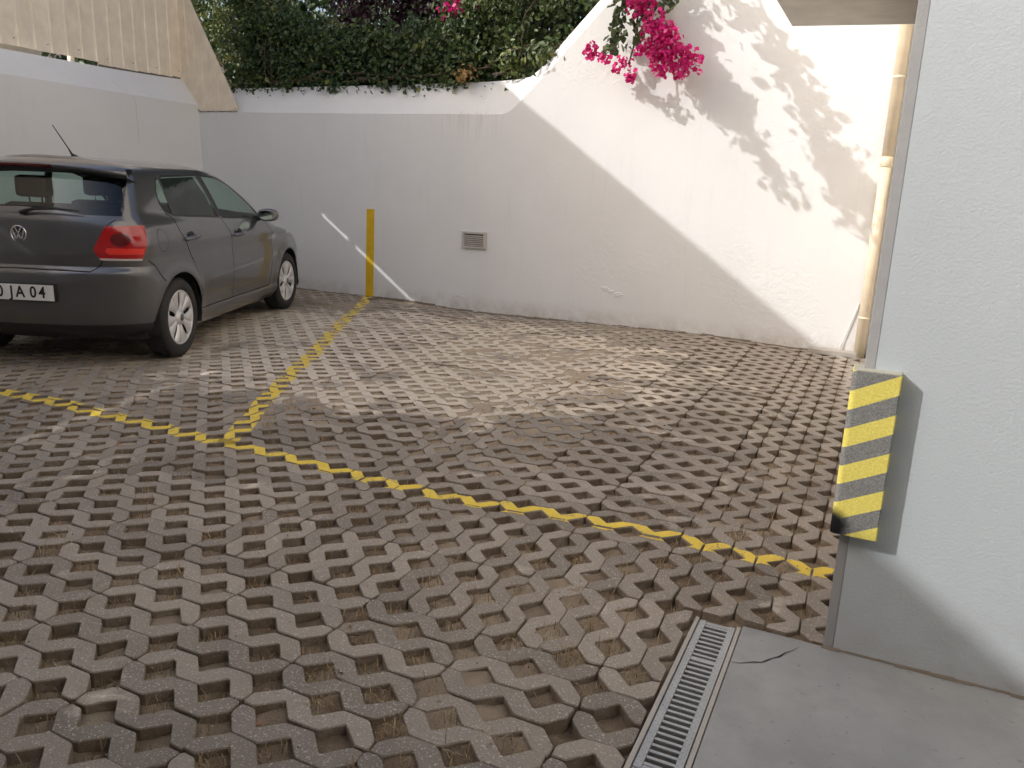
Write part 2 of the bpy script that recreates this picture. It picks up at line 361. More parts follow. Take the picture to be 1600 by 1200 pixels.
def strip_matrix(x, y, rr):
    e = .15; z = hz(x, y); dx = (hz(x + e, y) - hz(x - e, y)) / (2 * e); dy = (hz(x, y + e) - hz(x, y - e)) / (2 * e)
    near = rr.random() < .07
    z += rr.gauss(0, .0022) + (-.006 if near else 0); dx += rr.gauss(0, .008); dy += rr.gauss(0, .008)
    zax = Vector((-dx, -dy, 1)).normalized(); xax = Vector((1, 0, dx)).normalized(); yax = zax.cross(xax)
    Mx = Matrix((xax, yax, zax)).transposed().to_4x4(); Mx = Matrix.Translation((x + rr.gauss(0, .0009), y + rr.gauss(0, .0009), z)) @ Mx @ Matrix.Rotation(rr.gauss(0, .004), 4, 'Z')
    return Mx
rr = random.Random(5); info = []
for (ty, x, y, a_, b_) in strips:
    q = project([x, y, 0]); vis = q[2] > .3 and -60 < q[0] < 1660 and -20 < q[1] < 1280
    hid = (q[0] < 420 and 250 < q[1] < 500) or (q[0] > 1290 and q[1] > 560)
    info.append([ty, x, y, strip_matrix(x, y, rr), (1.0 / max(q[2], .3) ** 3) * (1 if vis and not hid else 0)])
    if not (q[2] > .2 and -900 < q[0] < 2300 and -100 < q[1] < 2200): info.pop()
info.sort(key=lambda t: -t[4])
def edge_cut(x, y):
    """a block that meets the drain, the slab or the pillar is cut there"""
    if y > 2.2 and x > -.62 and y < 2.62: return True
    return x > -.62 or False
restV = []; restF = []; restT = []; PAINT = []
def band(p0, p1, wd):
    p0 = np.array(p0); p1 = np.array(p1); d = (p1 - p0) / np.linalg.norm(p1 - p0); n = np.array([-d[1], d[0]]) * wd / 2
    return [p0 - n, p1 - n, p1 + n, p0 + n]
def clip(poly, cl):
    for i in range(len(cl)):
        a, b = cl[i], cl[(i + 1) % len(cl)]; e = b - a; f = lambda p: e[0] * (p[1] - a[1]) - e[1] * (p[0] - a[0])
        out = []
        for j in range(len(poly)):
            p, q = poly[j], poly[(j + 1) % len(poly)]; fp, fq = f(p), f(q)
            if fp >= 0: out.append(p)
            if fp * fq < 0: out.append(p + (q - p) * fp / (fp - fq))
        poly = out
        if len(poly) < 3: return []
    return poly
LINES = {'cross': [band((-5.6, 3.055), (-3.0, 2.998), .108), band((-3.06, 2.998), (-.03, 2.975), .108)], 'bay': [band((-3.02, 2.98), (-5.62, 7.95), .115)]}
PAINTM = {'cross': MB(), 'bay': MB()}
def cut_mesh(me, Mx, x, y):
    bm = bmesh.new(); bm.from_mesh(me); bm.transform(Mx); planes = []; bmesh.ops.holes_fill(bm, edges=[e for e in bm.edges if e.is_boundary], sides=0)
    ext = [v.co for v in bm.verts]; mxx = max(v.x for v in ext); mny = min(v.y for v in ext)
    if y > 2.45:
        if mny < 2.457 and mxx > -.42: planes.append(((0, 2.457, 0), (0, -1, 0)))
    elif mxx > -.42: planes.append(((-.424, 0, 0), (1, 0, 0)))
    if mxx > .0 and y > 2.4: planes.append(((.0, 0, 0), (1, 0, 0)))
    for co, no in planes:
        bmesh.ops.bisect_plane(bm, geom=bm.verts[:] + bm.edges[:] + bm.faces[:], plane_co=co, plane_no=no, clear_outer=True, dist=1e-5)
        es = [e for e in bm.edges if e.is_boundary and all(abs((v.co - Vector(co)).dot(Vector(no))) < 1e-4 for v in e.verts)]
        if es: bmesh.ops.holes_fill(bm, edges=es, sides=0)
    n = me.copy(); bm.to_mesh(n); ok = len(bm.faces) > 3; bm.free(); return n if ok and planes else (me if not planes else None)
cnt = 0
for (ty, x, y, Mx, wgt) in info:
    me = PMESH[ty][rr.randrange(4)]; own = cnt < 300 and wgt > 0; mat = Mx; src = me
    if x > -.75 and y < 8:
        c_ = cut_mesh(me, Mx, x, y)
        if c_ is None: continue
        if c_ is not me: src = c_; mat = Matrix.Identity(4)
    if own:
        o = bpy.data.objects.new('paver', src); COL.objects.link(o); o.matrix_world = mat; o.parent = pave; cnt += 1
    else:
        n = len(restV); restV += [tuple(mat @ v.co) for v in src.vertices]; tn = rr.random()
        for f in src.polygons: restF.append(tuple(n + i for i in f.vertices)); restT.append(tn - .5)
    for key in LINES:
        for cl in LINES[key]:
            if not (min(p[0] for p in cl) - .4 < x < max(p[0] for p in cl) + .4 and min(p[1] for p in cl) - .4 < y < max(p[1] for p in cl) + .4): continue
            for cv in PCONV[ty]:
                w2 = [np.array((Mx @ Vector((*p, 0)))[:2]) for p in cv]
                ar = sum(w2[i][0] * w2[(i + 1) % len(w2)][1] - w2[(i + 1) % len(w2)][0] * w2[i][1] for i in range(len(w2)))
                if ar < 0: w2 = w2[::-1]
                c0 = np.mean(w2, axis=0); cj = [p + np.array([rr.gauss(0, .006), rr.gauss(0, .006)]) for p in cl]
                r_ = clip(w2, cj)
                if len(r_) >= 3:
                    if x > -.5: r_ = [p for p in r_]
                    zz = []
                    inv = Mx
                    nrm = inv.to_3x3() @ Vector((0, 0, 1)); o0 = inv.translation
                    V = [(p[0], p[1], o0.z - (nrm.x * (p[0] - o0.x) + nrm.y * (p[1] - o0.y)) / nrm.z + .0014) for p in r_ if True]
                    PAINTM[key].add(V, [tuple(range(len(V)))])
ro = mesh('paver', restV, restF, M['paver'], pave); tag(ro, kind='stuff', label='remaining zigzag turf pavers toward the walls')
a_ = ro.data.attributes.new('tone', 'FLOAT', 'FACE'); a_.data.foreach_set('value', np.array(restT, np.float32))
o = PAINTM['cross'].build('painted_parking_line', M['yellow_ground']); tag(o, 'worn yellow line painted across the pavers, parallel to the white back wall', 'line marking')
o = PAINTM['bay'].build('painted_parking_line', M['yellow_ground']); tag(o, 'worn yellow bay line running diagonally beside the car up to the back wall', 'line marking')
# ---------------------------------------------------------------- drain and concrete slab
def drain():
    root = empty('drain_channel', (-.333, 1.2, 0)); tag(root, 'galvanised slotted drain grate set beside the concrete slab', 'drain')
    x0, x1, y0, y1 = -.4135, -.2655, .1, 2.435; rx, ry = -.333, 1.2
    for a, b in ((x0, x0 + .013), (x1 - .013, x1)):
        MB().box(((a + b) / 2 - rx, (y0 + y1) / 2 - ry, -.05), (b - a, y1 - y0, .108)).build('edge_rail', M['grout_rail'], root, bevel=.002)
    MB().box((x0 + .074 - rx, (y0 + y1) / 2 - ry, -.115), (.12, y1 - y0, .01)).build('channel_floor', M['dark'], root)
    gx0, gx1 = x0 + .0165, x1 - .0165
    for seg in range(3):
        ys, ye = y1 - .004 - (seg + 1) * .775, y1 - .004 - seg * .775 - .004
        for a, b in ((gx0, gx0 + .021), (gx1 - .021, gx1)):
            MB().box(((a + b) / 2 - rx, (ys + ye) / 2 - ry, -.007), (b - a, ye - ys, .016)).build('grate_side', M['steel'], root, bevel=.0025)
        n = 30; pitch = (ye - ys) / n
        for i in range(n + 1):
            yy = ys + i * pitch; wd = .0105
            if i in (0, n): wd = .018; yy += .009 * (1 if i == 0 else -1)
            if seg == 0 and i == 21: wd = .020
            if i == 0 and seg == 0: BAR = None
            MB().box(((gx0 + gx1) / 2 - rx, yy - ry, -.0085), (gx1 - gx0 - .0412, wd, .013)).build('grate_bar', M['steel'], root, bevel=.002)
        mb = MB()
        for i in range(n):
            for xx in (gx0 + .0065, gx1 - .0065, gx0 + .015, gx1 - .015):
                mb.lathe([(.0001, 0), (.0018, 0), (.0012, .0013), (.0001, .0016)], 6, c=(0, 0, 0))
                k = 24
                for j in range(len(mb.V) - k, len(mb.V)):
                    v = mb.V[j]; mb.V[j] = (xx - rx + v[0], ys + (i + (.5 if xx in (gx0 + .0065, gx1 - .0065) else 1)) * pitch - ry + v[2], .0009 + v[1])
        tag(mb.build('anti_slip_studs', M['steel'], root, smooth=True), kind='stuff')
drain()
sb = MB().box((1.8585, -.989, -.1), (4.243, 6.882, .206)).build('concrete_floor', M['slab'], bevel=.004)
tag(sb, kind='structure', label='smooth grey concrete floor slab')
ck = MB(); cp = [(-.262, 2.222), (-.235, 2.226), (-.213, 2.243), (-.194, 2.255), (-.176, 2.262), (-.162, 2.283), (-.15, 2.302), (-.132, 2.32), (-.118, 2.352), (-.1, 2.375), (-.082, 2.408)]
wd = [.0008, .0012, .0022, .0032, .002, .003, .0016, .0035, .0018, .001, .0005]
for i in range(len(cp) - 1):
    p, q = np.array(cp[i]), np.array(cp[i + 1]); d = (q - p) / np.linalg.norm(q - p); nn = np.array([-d[1], d[0]])
    ck.add([(*(p - nn * wd[i]), .0042), (*(q - nn * wd[i + 1]), .0042), (*(q + nn * wd[i + 1]), .0042), (*(p + nn * wd[i]), .0042)], [(0, 1, 2, 3)])
o = ck.build('crack', M['dark'], sb); o.location = (0, 0, 0)
# ---------------------------------------------------------------- back wall
def back_wall():
    root = empty('rendered_wall', tuple(BW(4, 0, 0))); inv = np.array(root.location)
    tag(root, 'tall white rendered back wall with sloping top on its right', 'wall')
    fr = [(-.45, 2.152), (.0, 2.149), (.7, 2.144), (2.93, 2.115), (3.9, 2.106), (4.3, 2.10), (4.453, 2.101), (4.52, 2.122), (4.565, 2.149), (4.62, 2.195), (4.673, 2.243), (4.725, 2.29), (4.779, 2.334), (4.9, 2.452), (5.564, 3.102), (7.40, 4.90), (8.40, 4.9)]
    bk = [(-.45, .25, 2.455), (.0, .25, 2.455), (.7, .25, 2.455), (2.93, .25, 2.448), (3.8, .25, 2.45), (4.1, .25, 2.455), (4.26, .25, 2.458), (4.33, .245, 2.46), (4.39, .235, 2.462), (4.46, .22, 2.464), (4.545, .19, 2.466), (4.63, .16, 2.47), (4.71, .12, 2.475), (4.815, .10, 2.54), (5.475, .10, 3.19), (7.31, .10, 4.99), (8.40, .10, 4.99)]
    V = []; F = []; n = len(fr)
    rows = [[(a, 0, -.12) for a, z in fr], [(a, 0, z - .008) for a, z in fr], [(a, .003, z) for a, z in fr],
            [(a + (-.006 if a > 4.7 else 0), .014, z + .002) for a, z in fr], None, None, [(a, .5, z) for a, t, z in bk], [(a, .5, -.12) for a, t, z in bk]]
    r3 = rows[3]
    rows[4] = [(r3[i][0] * .45 + bk[i][0] * .55, r3[i][1] * .45 + bk[i][1] * .55, r3[i][2] * .45 + bk[i][2] * .55 + .012) for i in range(n)]
    rows[5] = bk
    for r in rows: V += [BW(*q) - inv for q in r]
    for j in range(len(rows) - 1):
        for i in range(n - 1): F.append((j * n + i, j * n + i + 1, (j + 1) * n + i + 1, (j + 1) * n + i))
    mesh('wall', V, F, M['plaster'], root)
    # dirt line and clods where the paving meets the wall
    return root
bw = back_wall()
nw = MB().box((-15.5, -1, 2.2), (.4, 40, 4.6)).build('gap_backing_wall', plain('cream_gap_backing', (.72, .62, .46), .85)); tag(nw, 'cream wall added far behind the cladding to show through its gap', 'wall')  # added wall: its cream stands in for the sunlit line in the cladding gap
mb = MB()
rr = random.Random(11); a = .3
while a < 8.2:      # crumbled joint along the wall foot
    L = rr.uniform(.05, .16); p = BW(a, -.006, 0); zt = hz(p[0], p[1]) + rr.uniform(.0, .012)
    mb.add([BW(a, -rr.uniform(.012, .04), zt - .02), BW(a + L, -rr.uniform(.012, .04), zt - .02), BW(a + L, .004, zt + .004), BW(a, .004, zt + .006)], [(0, 1, 2, 3)]); a += L * .97
o = mb.build('wall_foot_dirt', M['gap_dark']); tag(o, kind='stuff')
v = [BW(2.648, -.0025, .004), BW(2.763, -.0025, .004), BW(2.788, -.0025, 1.043), BW(2.676, -.0025, 1.04)]
vb = [p + BN * .004 for p in v]
o = mesh('painted_wall_stripe', v + vb, [(0, 1, 2, 3), (0, 4, 5, 1), (1, 5, 6, 2), (2, 6, 7, 3), (3, 7, 4, 0)], M['yellow_wall']); tag(o, 'upright ochre yellow stripe painted on the white back wall', 'stripe')
def vent():
    a0, a1, z0, z1 = 4.0, 4.305, .675, .862; c = BW((a0 + a1) / 2, 0, (z0 + z1) / 2)
    root = empty('ventilation_grille', tuple(c)); tag(root, 'small metal louvred vent grille on the white back wall', 'vent'); ca, cz = (a0 + a1) / 2, (z0 + z1) / 2
    def bx(name, aa, ab, za, zb, t0, t1, mat, par=root, bevel=0):
        P = [BW(aa, t0, za) - c, BW(ab, t0, za) - c, BW(ab, t0, zb) - c, BW(aa, t0, zb) - c]
        return MB().prism(P, (0, 0, 0), BN * (t1 - t0)).build(name, mat, par, bevel=bevel)
    bx('backing', a0 + .01, a1 - .01, z0 + .01, z1 - .01, -.004, .004, M['dark'])
    for q in ((a0, a1, z0, z0 + .026), (a0, a1, z1 - .026, z1), (a0, a0 + .034, z0 + .0262, z1 - .0262), (a1 - .034, a1, z0 + .0262, z1 - .0262)): bx('frame', *q, -.022, .003, M['alu'], bevel=.003)
    for i in range(6):
        z = z0 + .034 + i * .0205
        P = [BW(a0 + .035, -.018, z) - c, BW(a0 + .035, -.004, z + .012) - c, BW(a0 + .035, -.003, z + .0095) - c, BW(a0 + .035, -.018, z - .003) - c]
        MB().prism(P, (0, 0, 0), BD * (a1 - a0 - .07)).build('slat', M['alu'], root)
vent()
# chipped render low on the back wall
def spall(a, z, r, seed, idx):
    rq = random.Random(seed); n = 11; pts = [(a + r * math.cos(q) * rq.uniform(.55, 1.2), z + .55 * r * math.sin(q) * rq.uniform(.5, 1.2)) for q in np.linspace(0, 2 * math.pi, n, endpoint=False)]
    c = BW(a, 0, 0); mb = MB(); V = [BW(p, -.0005, q) for p, q in pts] + [BW(a + (p - a) * .7, -.006, z + (q - z) * .7) for p, q in pts]
    mb.add(V, [(i, (i + 1) % n, n + (i + 1) % n, n + i) for i in range(n)] + [tuple(range(n, 2 * n))]); o = mb.build('plaster_lump', M['plaster'], bw); o.location = -Vector(bw.location)
for i, (a, z, r) in enumerate([(5.72, .375, .05), (5.79, .35, .04), (5.87, .325, .06), (3.95, .14, .035), (4.02, .125, .03)]): spall(a, z, r, i, i)
# ---------------------------------------------------------------- left wall and sheet metal cladding
def left_wall():
    root = empty('rendered_wall', tuple(LW(2, 0, 0))); c = np.array(root.location); tag(root, 'white left boundary wall behind the car with slanted coping under beige cladding', 'wall')
    A = [-.45, -.1, .3, .7, 1.1, 1.5, 2, 2.5, 3, 4.5, 6, 8, 11, 15]; n = len(A); rows = []
    zt = lambda a: 2.488 + .08 * math.exp(-a / 1.6)
    rows.append([(a, 0, -.12) for a in A]); rows.append([(a, 0, 2.228 - .004 * a) for a in A]); rows.append([(a, .006, 2.236 - .004 * a) for a in A])
    rows.append([(a, .265, zt(a) - .02) for a in A]); rows.append([(a, .28, zt(a) - .022) for a in A]); rows.append([(a, .325, zt(a) - .06) for a in A]); rows.append([(a, .33, -.12) for a in A])
    V = []; F = []
    for r in rows: V += [LW(*q) - c for q in r]
    for j in range(len(rows) - 1):
        for i in range(n - 1): F.append((j * n + i + 1, j * n + i, (j + 1) * n + i, (j + 1) * n + i + 1))
    mesh('wall', V, F, M['plaster_left'], root)
    cr = MB(); pts = [(1.45, .1, 2.36), (1.38, .06, 2.30), (1.30, .02, 2.25), (1.22, -.0012, 2.20), (1.19, -.0012, 2.12), (1.20, -.0012, 2.0), (1.18, -.0012, 1.86), (1.19, -.0012, 1.7)]
    for i in range(len(pts) - 1):
        (a, t, z), (a2, t2, z2) = pts[i], pts[i + 1]; d = .003
        cr.add([LW(a - d, t - .001, z) - c, LW(a + d, t - .001, z) - c, LW(a2 + d, t2 - .001, z2) - c, LW(a2 - d, t2 - .001, z2) - c], [(0, 1, 2, 3)])
    cr.build('crack_seam', plain('old_crack_fill', (.55, .50, .46), .9), root)
    return root, zt
lw, zt = left_wall()
def cladding():
    root = empty('metal_cladding', tuple(LW(3, .3, 2.5))); c = np.array(root.location); tag(root, 'tall beige ribbed sheet metal cladding above the left wall', 'cladding')
    T = .282; Ztop = 5.67; a = -.085; i = 0; pitch = .212
    while a < 14.5:
        b = a + pitch; zb = zt(a + pitch / 2) + (.004 if a < 1.3 else .034) - .004 * (i % 3 == 1)
        # flat pan with a folded rib at its left side
        prof = [(a, T), (a + .006, T - .016), (a + .026, T - .016), (a + .034, T), (b - .0005, T)]
        back = [(p, t + .004) for p, t in prof]; V = []; F = []
        for z in (zb, Ztop): V += [LW(p, t, z) - c for p, t in prof] + [LW(p, t, z) - c for p, t in back]
        m = len(prof)
        for k in range(m - 1):
            F.append((k + 1, k, 2 * m + k, 2 * m + k + 1)); F.append((m + k, m + k + 1, 3 * m + k + 1, 3 * m + k)); F.append((k, k + 1, m + k + 1, m + k))
        F += [(0, m, 3 * m, 2 * m), (m - 1, 2 * m - 1 - 0, 4 * m - 1, 3 * m - 1)]
        mesh('panel', V, F, M['cladding'], root)
        if i % 2 == 0 and a < 5:
            p = LW(a + .075, T - .003, zb + .07 + .02 * random.random()) - c
            MB().box(p, (.012, .012, .012)).build('screw', M['screw'], root, bevel=.003)
        a = b; i += 1
    for a in (1.72, 4.1, 6.5, 8.6, 10.8, 13):
        p = LW(a, .36, 0); MB().box((p[0] - c[0], p[1] - c[1], 2.8 - c[2]), (.05, .05, 5.7)).build('support_post', M['alu'], root)
    MB().prism([LW(-.1, .29, 5.6) - c, LW(14.5, .29, 5.6) - c, LW(14.5, .36, 5.6) - c, LW(-.1, .36, 5.6) - c], (0, 0, 0), (0, 0, .08)).build('top_rail', M['alu'], root)
    # end return over the back wall, cut to a rake
    poly = [np.array(q) for q in [(.022, 2.157), (.69, 2.157), (.702, 2.20), (-.05, 3.487), (-.30, 3.92), (-.30, 2.565)]]
    a = -.30; i = 0
    while a < .7:
        b = a + .131
        for (p, q, t) in ((a, a + .016, -.020), (a + .016, b, -.008)):
            cl = clip(poly, [np.array((p, 0.)), np.array((q, 0.)), np.array((q, 9.)), np.array((p, 9.))])
            if len(cl) >= 3:
                if t == -.020: rib = [BW(x, t, z) - c for x, z in cl]; MB().prism(rib, (0, 0, 0), BN * .013).build('rib', M['cladding'], root)
                else: MB().prism([BW(x, t, z) - c for x, z in cl], (0, 0, 0), BN * .005).build('panel', M['cladding'], root)
        a = b
    # slanted trim strip along the rake
    r0, r1 = BW(.70, -.016, 2.19), BW(-.06, -.016, 3.50); d = BD * -.075
    MB().prism([r0 - c, r1 - c, r1 + d - c, r0 + d - c], (0, 0, 0), BN * -.006).build('rake_trim', M['cladding'], root, bevel=.002)
    mm = MB(); rq = random.Random(4)
    for k in range(40):
        f = k / 39
        if f < .35: q = BW(.03 + f * 1.9, -.012, 2.151)
        else: q = BW(.02 - (f - .35) * .5, -.02, 2.16 + (f - .35) * .62)
        mm.box(q - c, (rq.uniform(.008, .022), .012, rq.uniform(.005, .012)))
    mm.prism([LW(-.1, .25, 2.545) - c, LW(1.4, .25, 2.495) - c, LW(1.4, .25, 2.55) - c, LW(-.1, .25, 2.60) - c], LN * -.034, LN * -.05)
    tag(mm.build('mortar_bedding', M['gap_dark'], root), kind='stuff')
cladding()
# ---------------------------------------------------------------- right building
bl = empty('apartment_building', (2, 2.446, 0)); tag(bl, 'cool grey stippled building wall at right with balcony slab above', 'building')
MB().box((.0065, 2.65, 6), (3.987, 5.3, 12)).build('wall', M['plaster_blue'], bl)
for cc in [0]:
    MB().box((-2.0017, .035, 3), (.0285, .064, 6.2)).build('corner_strip', M['cement_edge'], bl, bevel=.002)
    MB().box((-2.0017, 2.684, 6), (.0285, 5.23, 12)).build('side_wall', plain('cream_side_wall', (.62, .59, .54), .85, bump=.2), bl)
MB().box((4.0, -5.1, 6), (4, 14.9, 12)).build('bounce_wall', plain('white_bounce_wall', (.72, .71, .69), .85, bump=.2), bl)  # unseen wing added to bounce sunlight into the yard
MB().prism([(-2.657, .25, 2.3), (-2.0165, .25, 2.3), (-2.0165, 2.674, 2.3), (-2.657, 2.575, 2.3)], (0, 0, 0), (0, 0, .22)).build('balcony_slab', M['soffit'], bl)
cn = empty('shade_canopy', (-2.6, -2, 0)); tag(cn, 'unseen added concrete porch roof over the garage entrance behind the viewpoint', 'canopy')  # unseen roof added and sized to keep skylight off the near paving
MB().box((0, 0, 2.68), (13.1, 4.1, .2)).build('roof_slab', M['soffit'], cn); MB().box((0, -2.15, 1.39), (13.1, .2, 2.78)).build('rear_wall', M['plaster_left'], cn)
for xx in (-6.3, 6.3): MB().box((xx, 1.8, 1.29), (.3, .3, 2.58)).build('post', M['plaster_left'], cn)
mb = MB(); rr = random.Random(19); x = -.02
while x < 2.6:
    L = rr.uniform(.02, .07); d0 = rr.uniform(.004, .012); mb.add([(x, 2.446 - d0 * rr.uniform(.7, 1.3), .0045), (x + L, 2.446 - d0, .0045), (x + L, 2.4455, .0045 + rr.uniform(.003, .008)), (x, 2.4455, .0045 + rr.uniform(.003, .008))], [(0, 1, 2, 3)]); x += L
tag(mb.build('wall_foot_grime', M['gap_dark']), kind='stuff')
def pad():
    root = empty('corner_guard', (.02, 2.43, .4)); tag(root, 'yellow and grey striped foam guard wrapped round the pillar corner', 'corner guard')
    xl, xr, yf, yb = -.044, .085, 2.404, 2.50; pl = []
    rad = .016
    for k in range(7):
        q = math.pi + k * math.pi / 12; pl.append((xl + rad + rad * math.cos(q), yf + rad + rad * math.sin(q)))
    pl += [(xr - .003, yf), (xr, yf + .004), (xr, 2.4455), (-.0172, 2.4455), (-.0172, yb), (xl, yb)]
    t = NT('striped_foam'); P = t.pos(); sp = t.new('ShaderNodeSeparateXYZ'); t.link(P, sp.inputs[0])
    v = t.math('SUBTRACT', sp.outputs[2], t.math('MULTIPLY', t.math('ADD', sp.outputs[0], .043), .49))
    fr = t.math('FRACT', t.math('ADD', t.math('MULTIPLY', t.math('SUBTRACT', .839, v), 1 / .1135), 10))
    m_ = t.math('LESS_THAN', t.math('ADD', fr, t.math('MULTIPLY', t.math('SUBTRACT', t.noise(220, 2), .5), .03)), .5)
    fz = t.ramp(t.noise(190, 4, .7), .35, .65)
    yl = t.mix(fz, (.62, .52, .10), (.76, .67, .18)); gr = t.mix(fz, (.14, .14, .135), (.26, .26, .25))
    c = t.mix(m_, gr, yl)
    v2 = t.new('ShaderNodeVectorMath', operation='DISTANCE'); t.link(P, v2.inputs[0]); v2.inputs[1].default_value = (-.048, 2.41, .425)
    bk = t.ramp(t.math('ADD', v2.outputs['Value'], t.math('MULTIPLY', t.noise(60, 3), .02)), .045, .075, (1, 1, 1), (0, 0, 0)); c = t.mix(bk, c, (.012, .012, .013))
    n = t.bump(t.noise(160, 4, .7), .5, .004); m = t.set(c, .9, 0, n, spec=.2)
    MB().prism([(x - .02, y - 2.43, 0) for x, y in pl], (0, 0, .003), (0, 0, .5)).build('foam', m, root)
    top = plain('faded_foam_edge', (.34, .33, .27), .9, bump=.4)
    MB().prism([(x - .02 + (.002 if x < 0 else -.002), y - 2.43 + .002, 0) for x, y in pl], (0, 0, .5), (0, 0, .503)).build('cut_edge', top, root)
pad()
def pipe():
    root = empty('drainpipe', tuple(BW(8.205, -.055, 0))); c = np.array(root.location); tag(root, 'cream round drainpipe at the right end of the back wall', 'pipe')
    MB().tube([(0, 0, -.05), (0, 0, 1.66)], .047, 20).build('lower_pipe', M['cream'], root, True)
    MB().tube([(0, 0, 1.64), (0, 0, 1.645), (0, 0, 1.72), (0, 0, 1.725)], [.048, .053, .053, .048], 20).build('collar', M['cream'], root, True)
    MB().tube([(0, 0, 1.70), (0, 0, 5.0)], .047, 20).build('upper_pipe', M['cream'], root, True)
    for z in (.33, 2.35): MB().tube([(0, 0, z), (0, 0, z + .022)], .0505, 20).build('bracket', M['cream'], root, True); MB().box((0, .03, z + .011), (.02, .05, .02)).build('bracket_stud', M['screw'], root)
pipe()
o = MB().tube([BW(8.145, -.012, .46), BW(8.10, -.014, .28), BW(8.055, -.016, .11), BW(8.015, -.03, -.02)], .0055, 6).build('cable', M['white_cable'], None, True); tag(o, 'thin white cable slanting to the ground beside the drainpipe', 'cable')
o = MB().box(tuple(BW(7.98, -.06, .0)), (.42, .1, .05)).build('concrete_lump', M['grout_rail'], None, bevel=.008); tag(o, 'low broken concrete edging at the wall foot by the drainpipe', 'edging')
# ---------------------------------------------------------------- terrace and plants above the back wall
te = MB().prism([BW(-3, .45, 0), BW(14, .45, 0), BW(14, 40, 0), BW(-3, 40, 0)], (0, 0, -.1), (0, 0, 2.40)).build('terrace_ground', M['soil']); tag(te, kind='structure')
def leaves(name, C, size, mat, parent, face=None, spread=.9, droop=.3, aspect=.62, tone=None, seed=1):
    r = np.random.default_rng(seed); n = len(C); C = np.asarray(C, float)
    f = np.asarray(face if face is not None else -BN) + np.array([0, 0, .35]); nr = f + spread * r.standard_normal((n, 3)); nr /= np.linalg.norm(nr, axis=1)[:, None]
    d = r.standard_normal((n, 3)) + np.array([0, 0, -droop * 2]); d -= nr * (d * nr).sum(1)[:, None]; d /= np.linalg.norm(d, axis=1)[:, None] + 1e-9
    b = np.cross(nr, d); L = size * (.45 + 1.0 * r.random(n))[:, None]; W = L * aspect / 2; k = .18 * L
    V = np.stack([C - d * L * .5, C - d * L * .12 + b * W + nr * k, C + d * L * .5, C - d * L * .12 - b * W + nr * k, C + d * L * .2 + b * W * .72 + nr * k * .7, C + d * L * .2 - b * W * .72 + nr * k * .7], 1).reshape(-1, 3)
    I = np.arange(n)[:, None] * 6; F = np.concatenate([I + [0, 1, 4, 2], I + [0, 2, 5, 3]], 1).reshape(-1, 4)
    tn = r.random(n) if tone is None else np.clip(tone, 0, 1); return fast_mesh(name, V, F, mat, parent, np.repeat(tn, 2))
def clumps(a0, a1, z0, z1, t0, t1, n, per, rad, seed, ztop=None):
    r = np.random.default_rng(seed); P = []; T = []
    for i in range(n):
        a = r.uniform(a0, a1); z = r.uniform(z0, ztop(a) if ztop else z1); t = t0 + (t1 - t0) * r.random() ** 1.6; c = BW(a, t, z); q = rad * (.6 + .8 * r.random()); m = int(per * r.uniform(.6, 1.3)); tb = r.normal(.42, .2)
        P.append(c + q * r.standard_normal((m, 3)) * np.array([.55, .42, .55])); T.append(tb + .22 * r.standard_normal(m))
    return np.concatenate(P), np.concatenate(T)
def stems(name, root, L, seed):
    for i, (pts, r0) in enumerate(L):
        rq = random.Random(seed + i); q = []
        for j in range(len(pts) - 1):
            for k in range(6):
                f = k / 6; p = np.array(pts[j]) * (1 - f) + np.array(pts[j + 1]) * f; q.append(BW(*p) + np.array([rq.gauss(0, .012), rq.gauss(0, .012), rq.gauss(0, .014)]) - np.array(root.location))
        q.append(BW(*pts[-1]) - np.array(root.location)); MB().tube(q, [r0 * (1 - .65 * k / len(q)) for k in range(len(q))], 7).build(name, M['bark'], root, True)
def hedge(name, label, cat, reg, mat, size, seed, group=None, st=(), ztop=None, sp=.9):
    a0, a1, z0, z1, t0, t1, n, per, rad = reg; root = empty(name, tuple(BW((a0 + a1) / 2, t1, 2.4))); tag(root, label, cat, group)
    P, T = clumps(a0, a1, z0, z1, t0, t1, n, per, rad, seed, ztop); leaves('foliage', P - np.array(root.location), size, mat, root, tone=T, seed=seed, spread=sp); stems('branch', root, st, seed); return root
hedge('hedge_shrub', 'sunlit small leaved olive green shrub beside the beige cladding', 'shrub', (-1.5, .75, 2.35, 4.3, .42, 1.3, 260, 55, .15), M['leaf_olive'], .042, 21,
      st=[([(.55, .3, 2.42), (.2, .35, 2.6), (-.1, .4, 2.9)], .018)])
hedge('hedge_shrub', 'dense dark green ivy hedge above the middle of the back wall', 'hedge', (.35, 3.9, 2.40, 3.3, .22, 1.0, 620, 52, .14), M['leaf_dark'], .055, 22,
      st=[([(.9, .26, 2.50), (1.6, .24, 2.54), (2.2, .25, 2.50), (2.9, .26, 2.55)], .022), ([(1.45, .22, 2.50), (1.9, .2, 2.62), (2.5, .22, 2.58), (3.2, .2, 2.50)], .016), ([(2.4, .22, 2.50), (3.0, .2, 2.52), (3.7, .2, 2.55), (4.2, .24, 2.60)], .016),
          ([(.95, .2, 2.5), (1.0, .16, 2.75), (1.05, .14, 3.0)], .013), ([(1.02, .16, 2.72), (.93, .13, 2.98)], .009), ([(.62, .16, 2.48), (.55, .14, 2.9)], .01), ([(1.1, .16, 2.56), (1.13, .13, 2.98)], .008), ([(3.0, .12, 2.5), (3.3, .1, 2.8)], .008)], ztop=lambda a: 3.08 + .5 * max(0, 1.6 - a) + .06 * math.sin(5 * a))
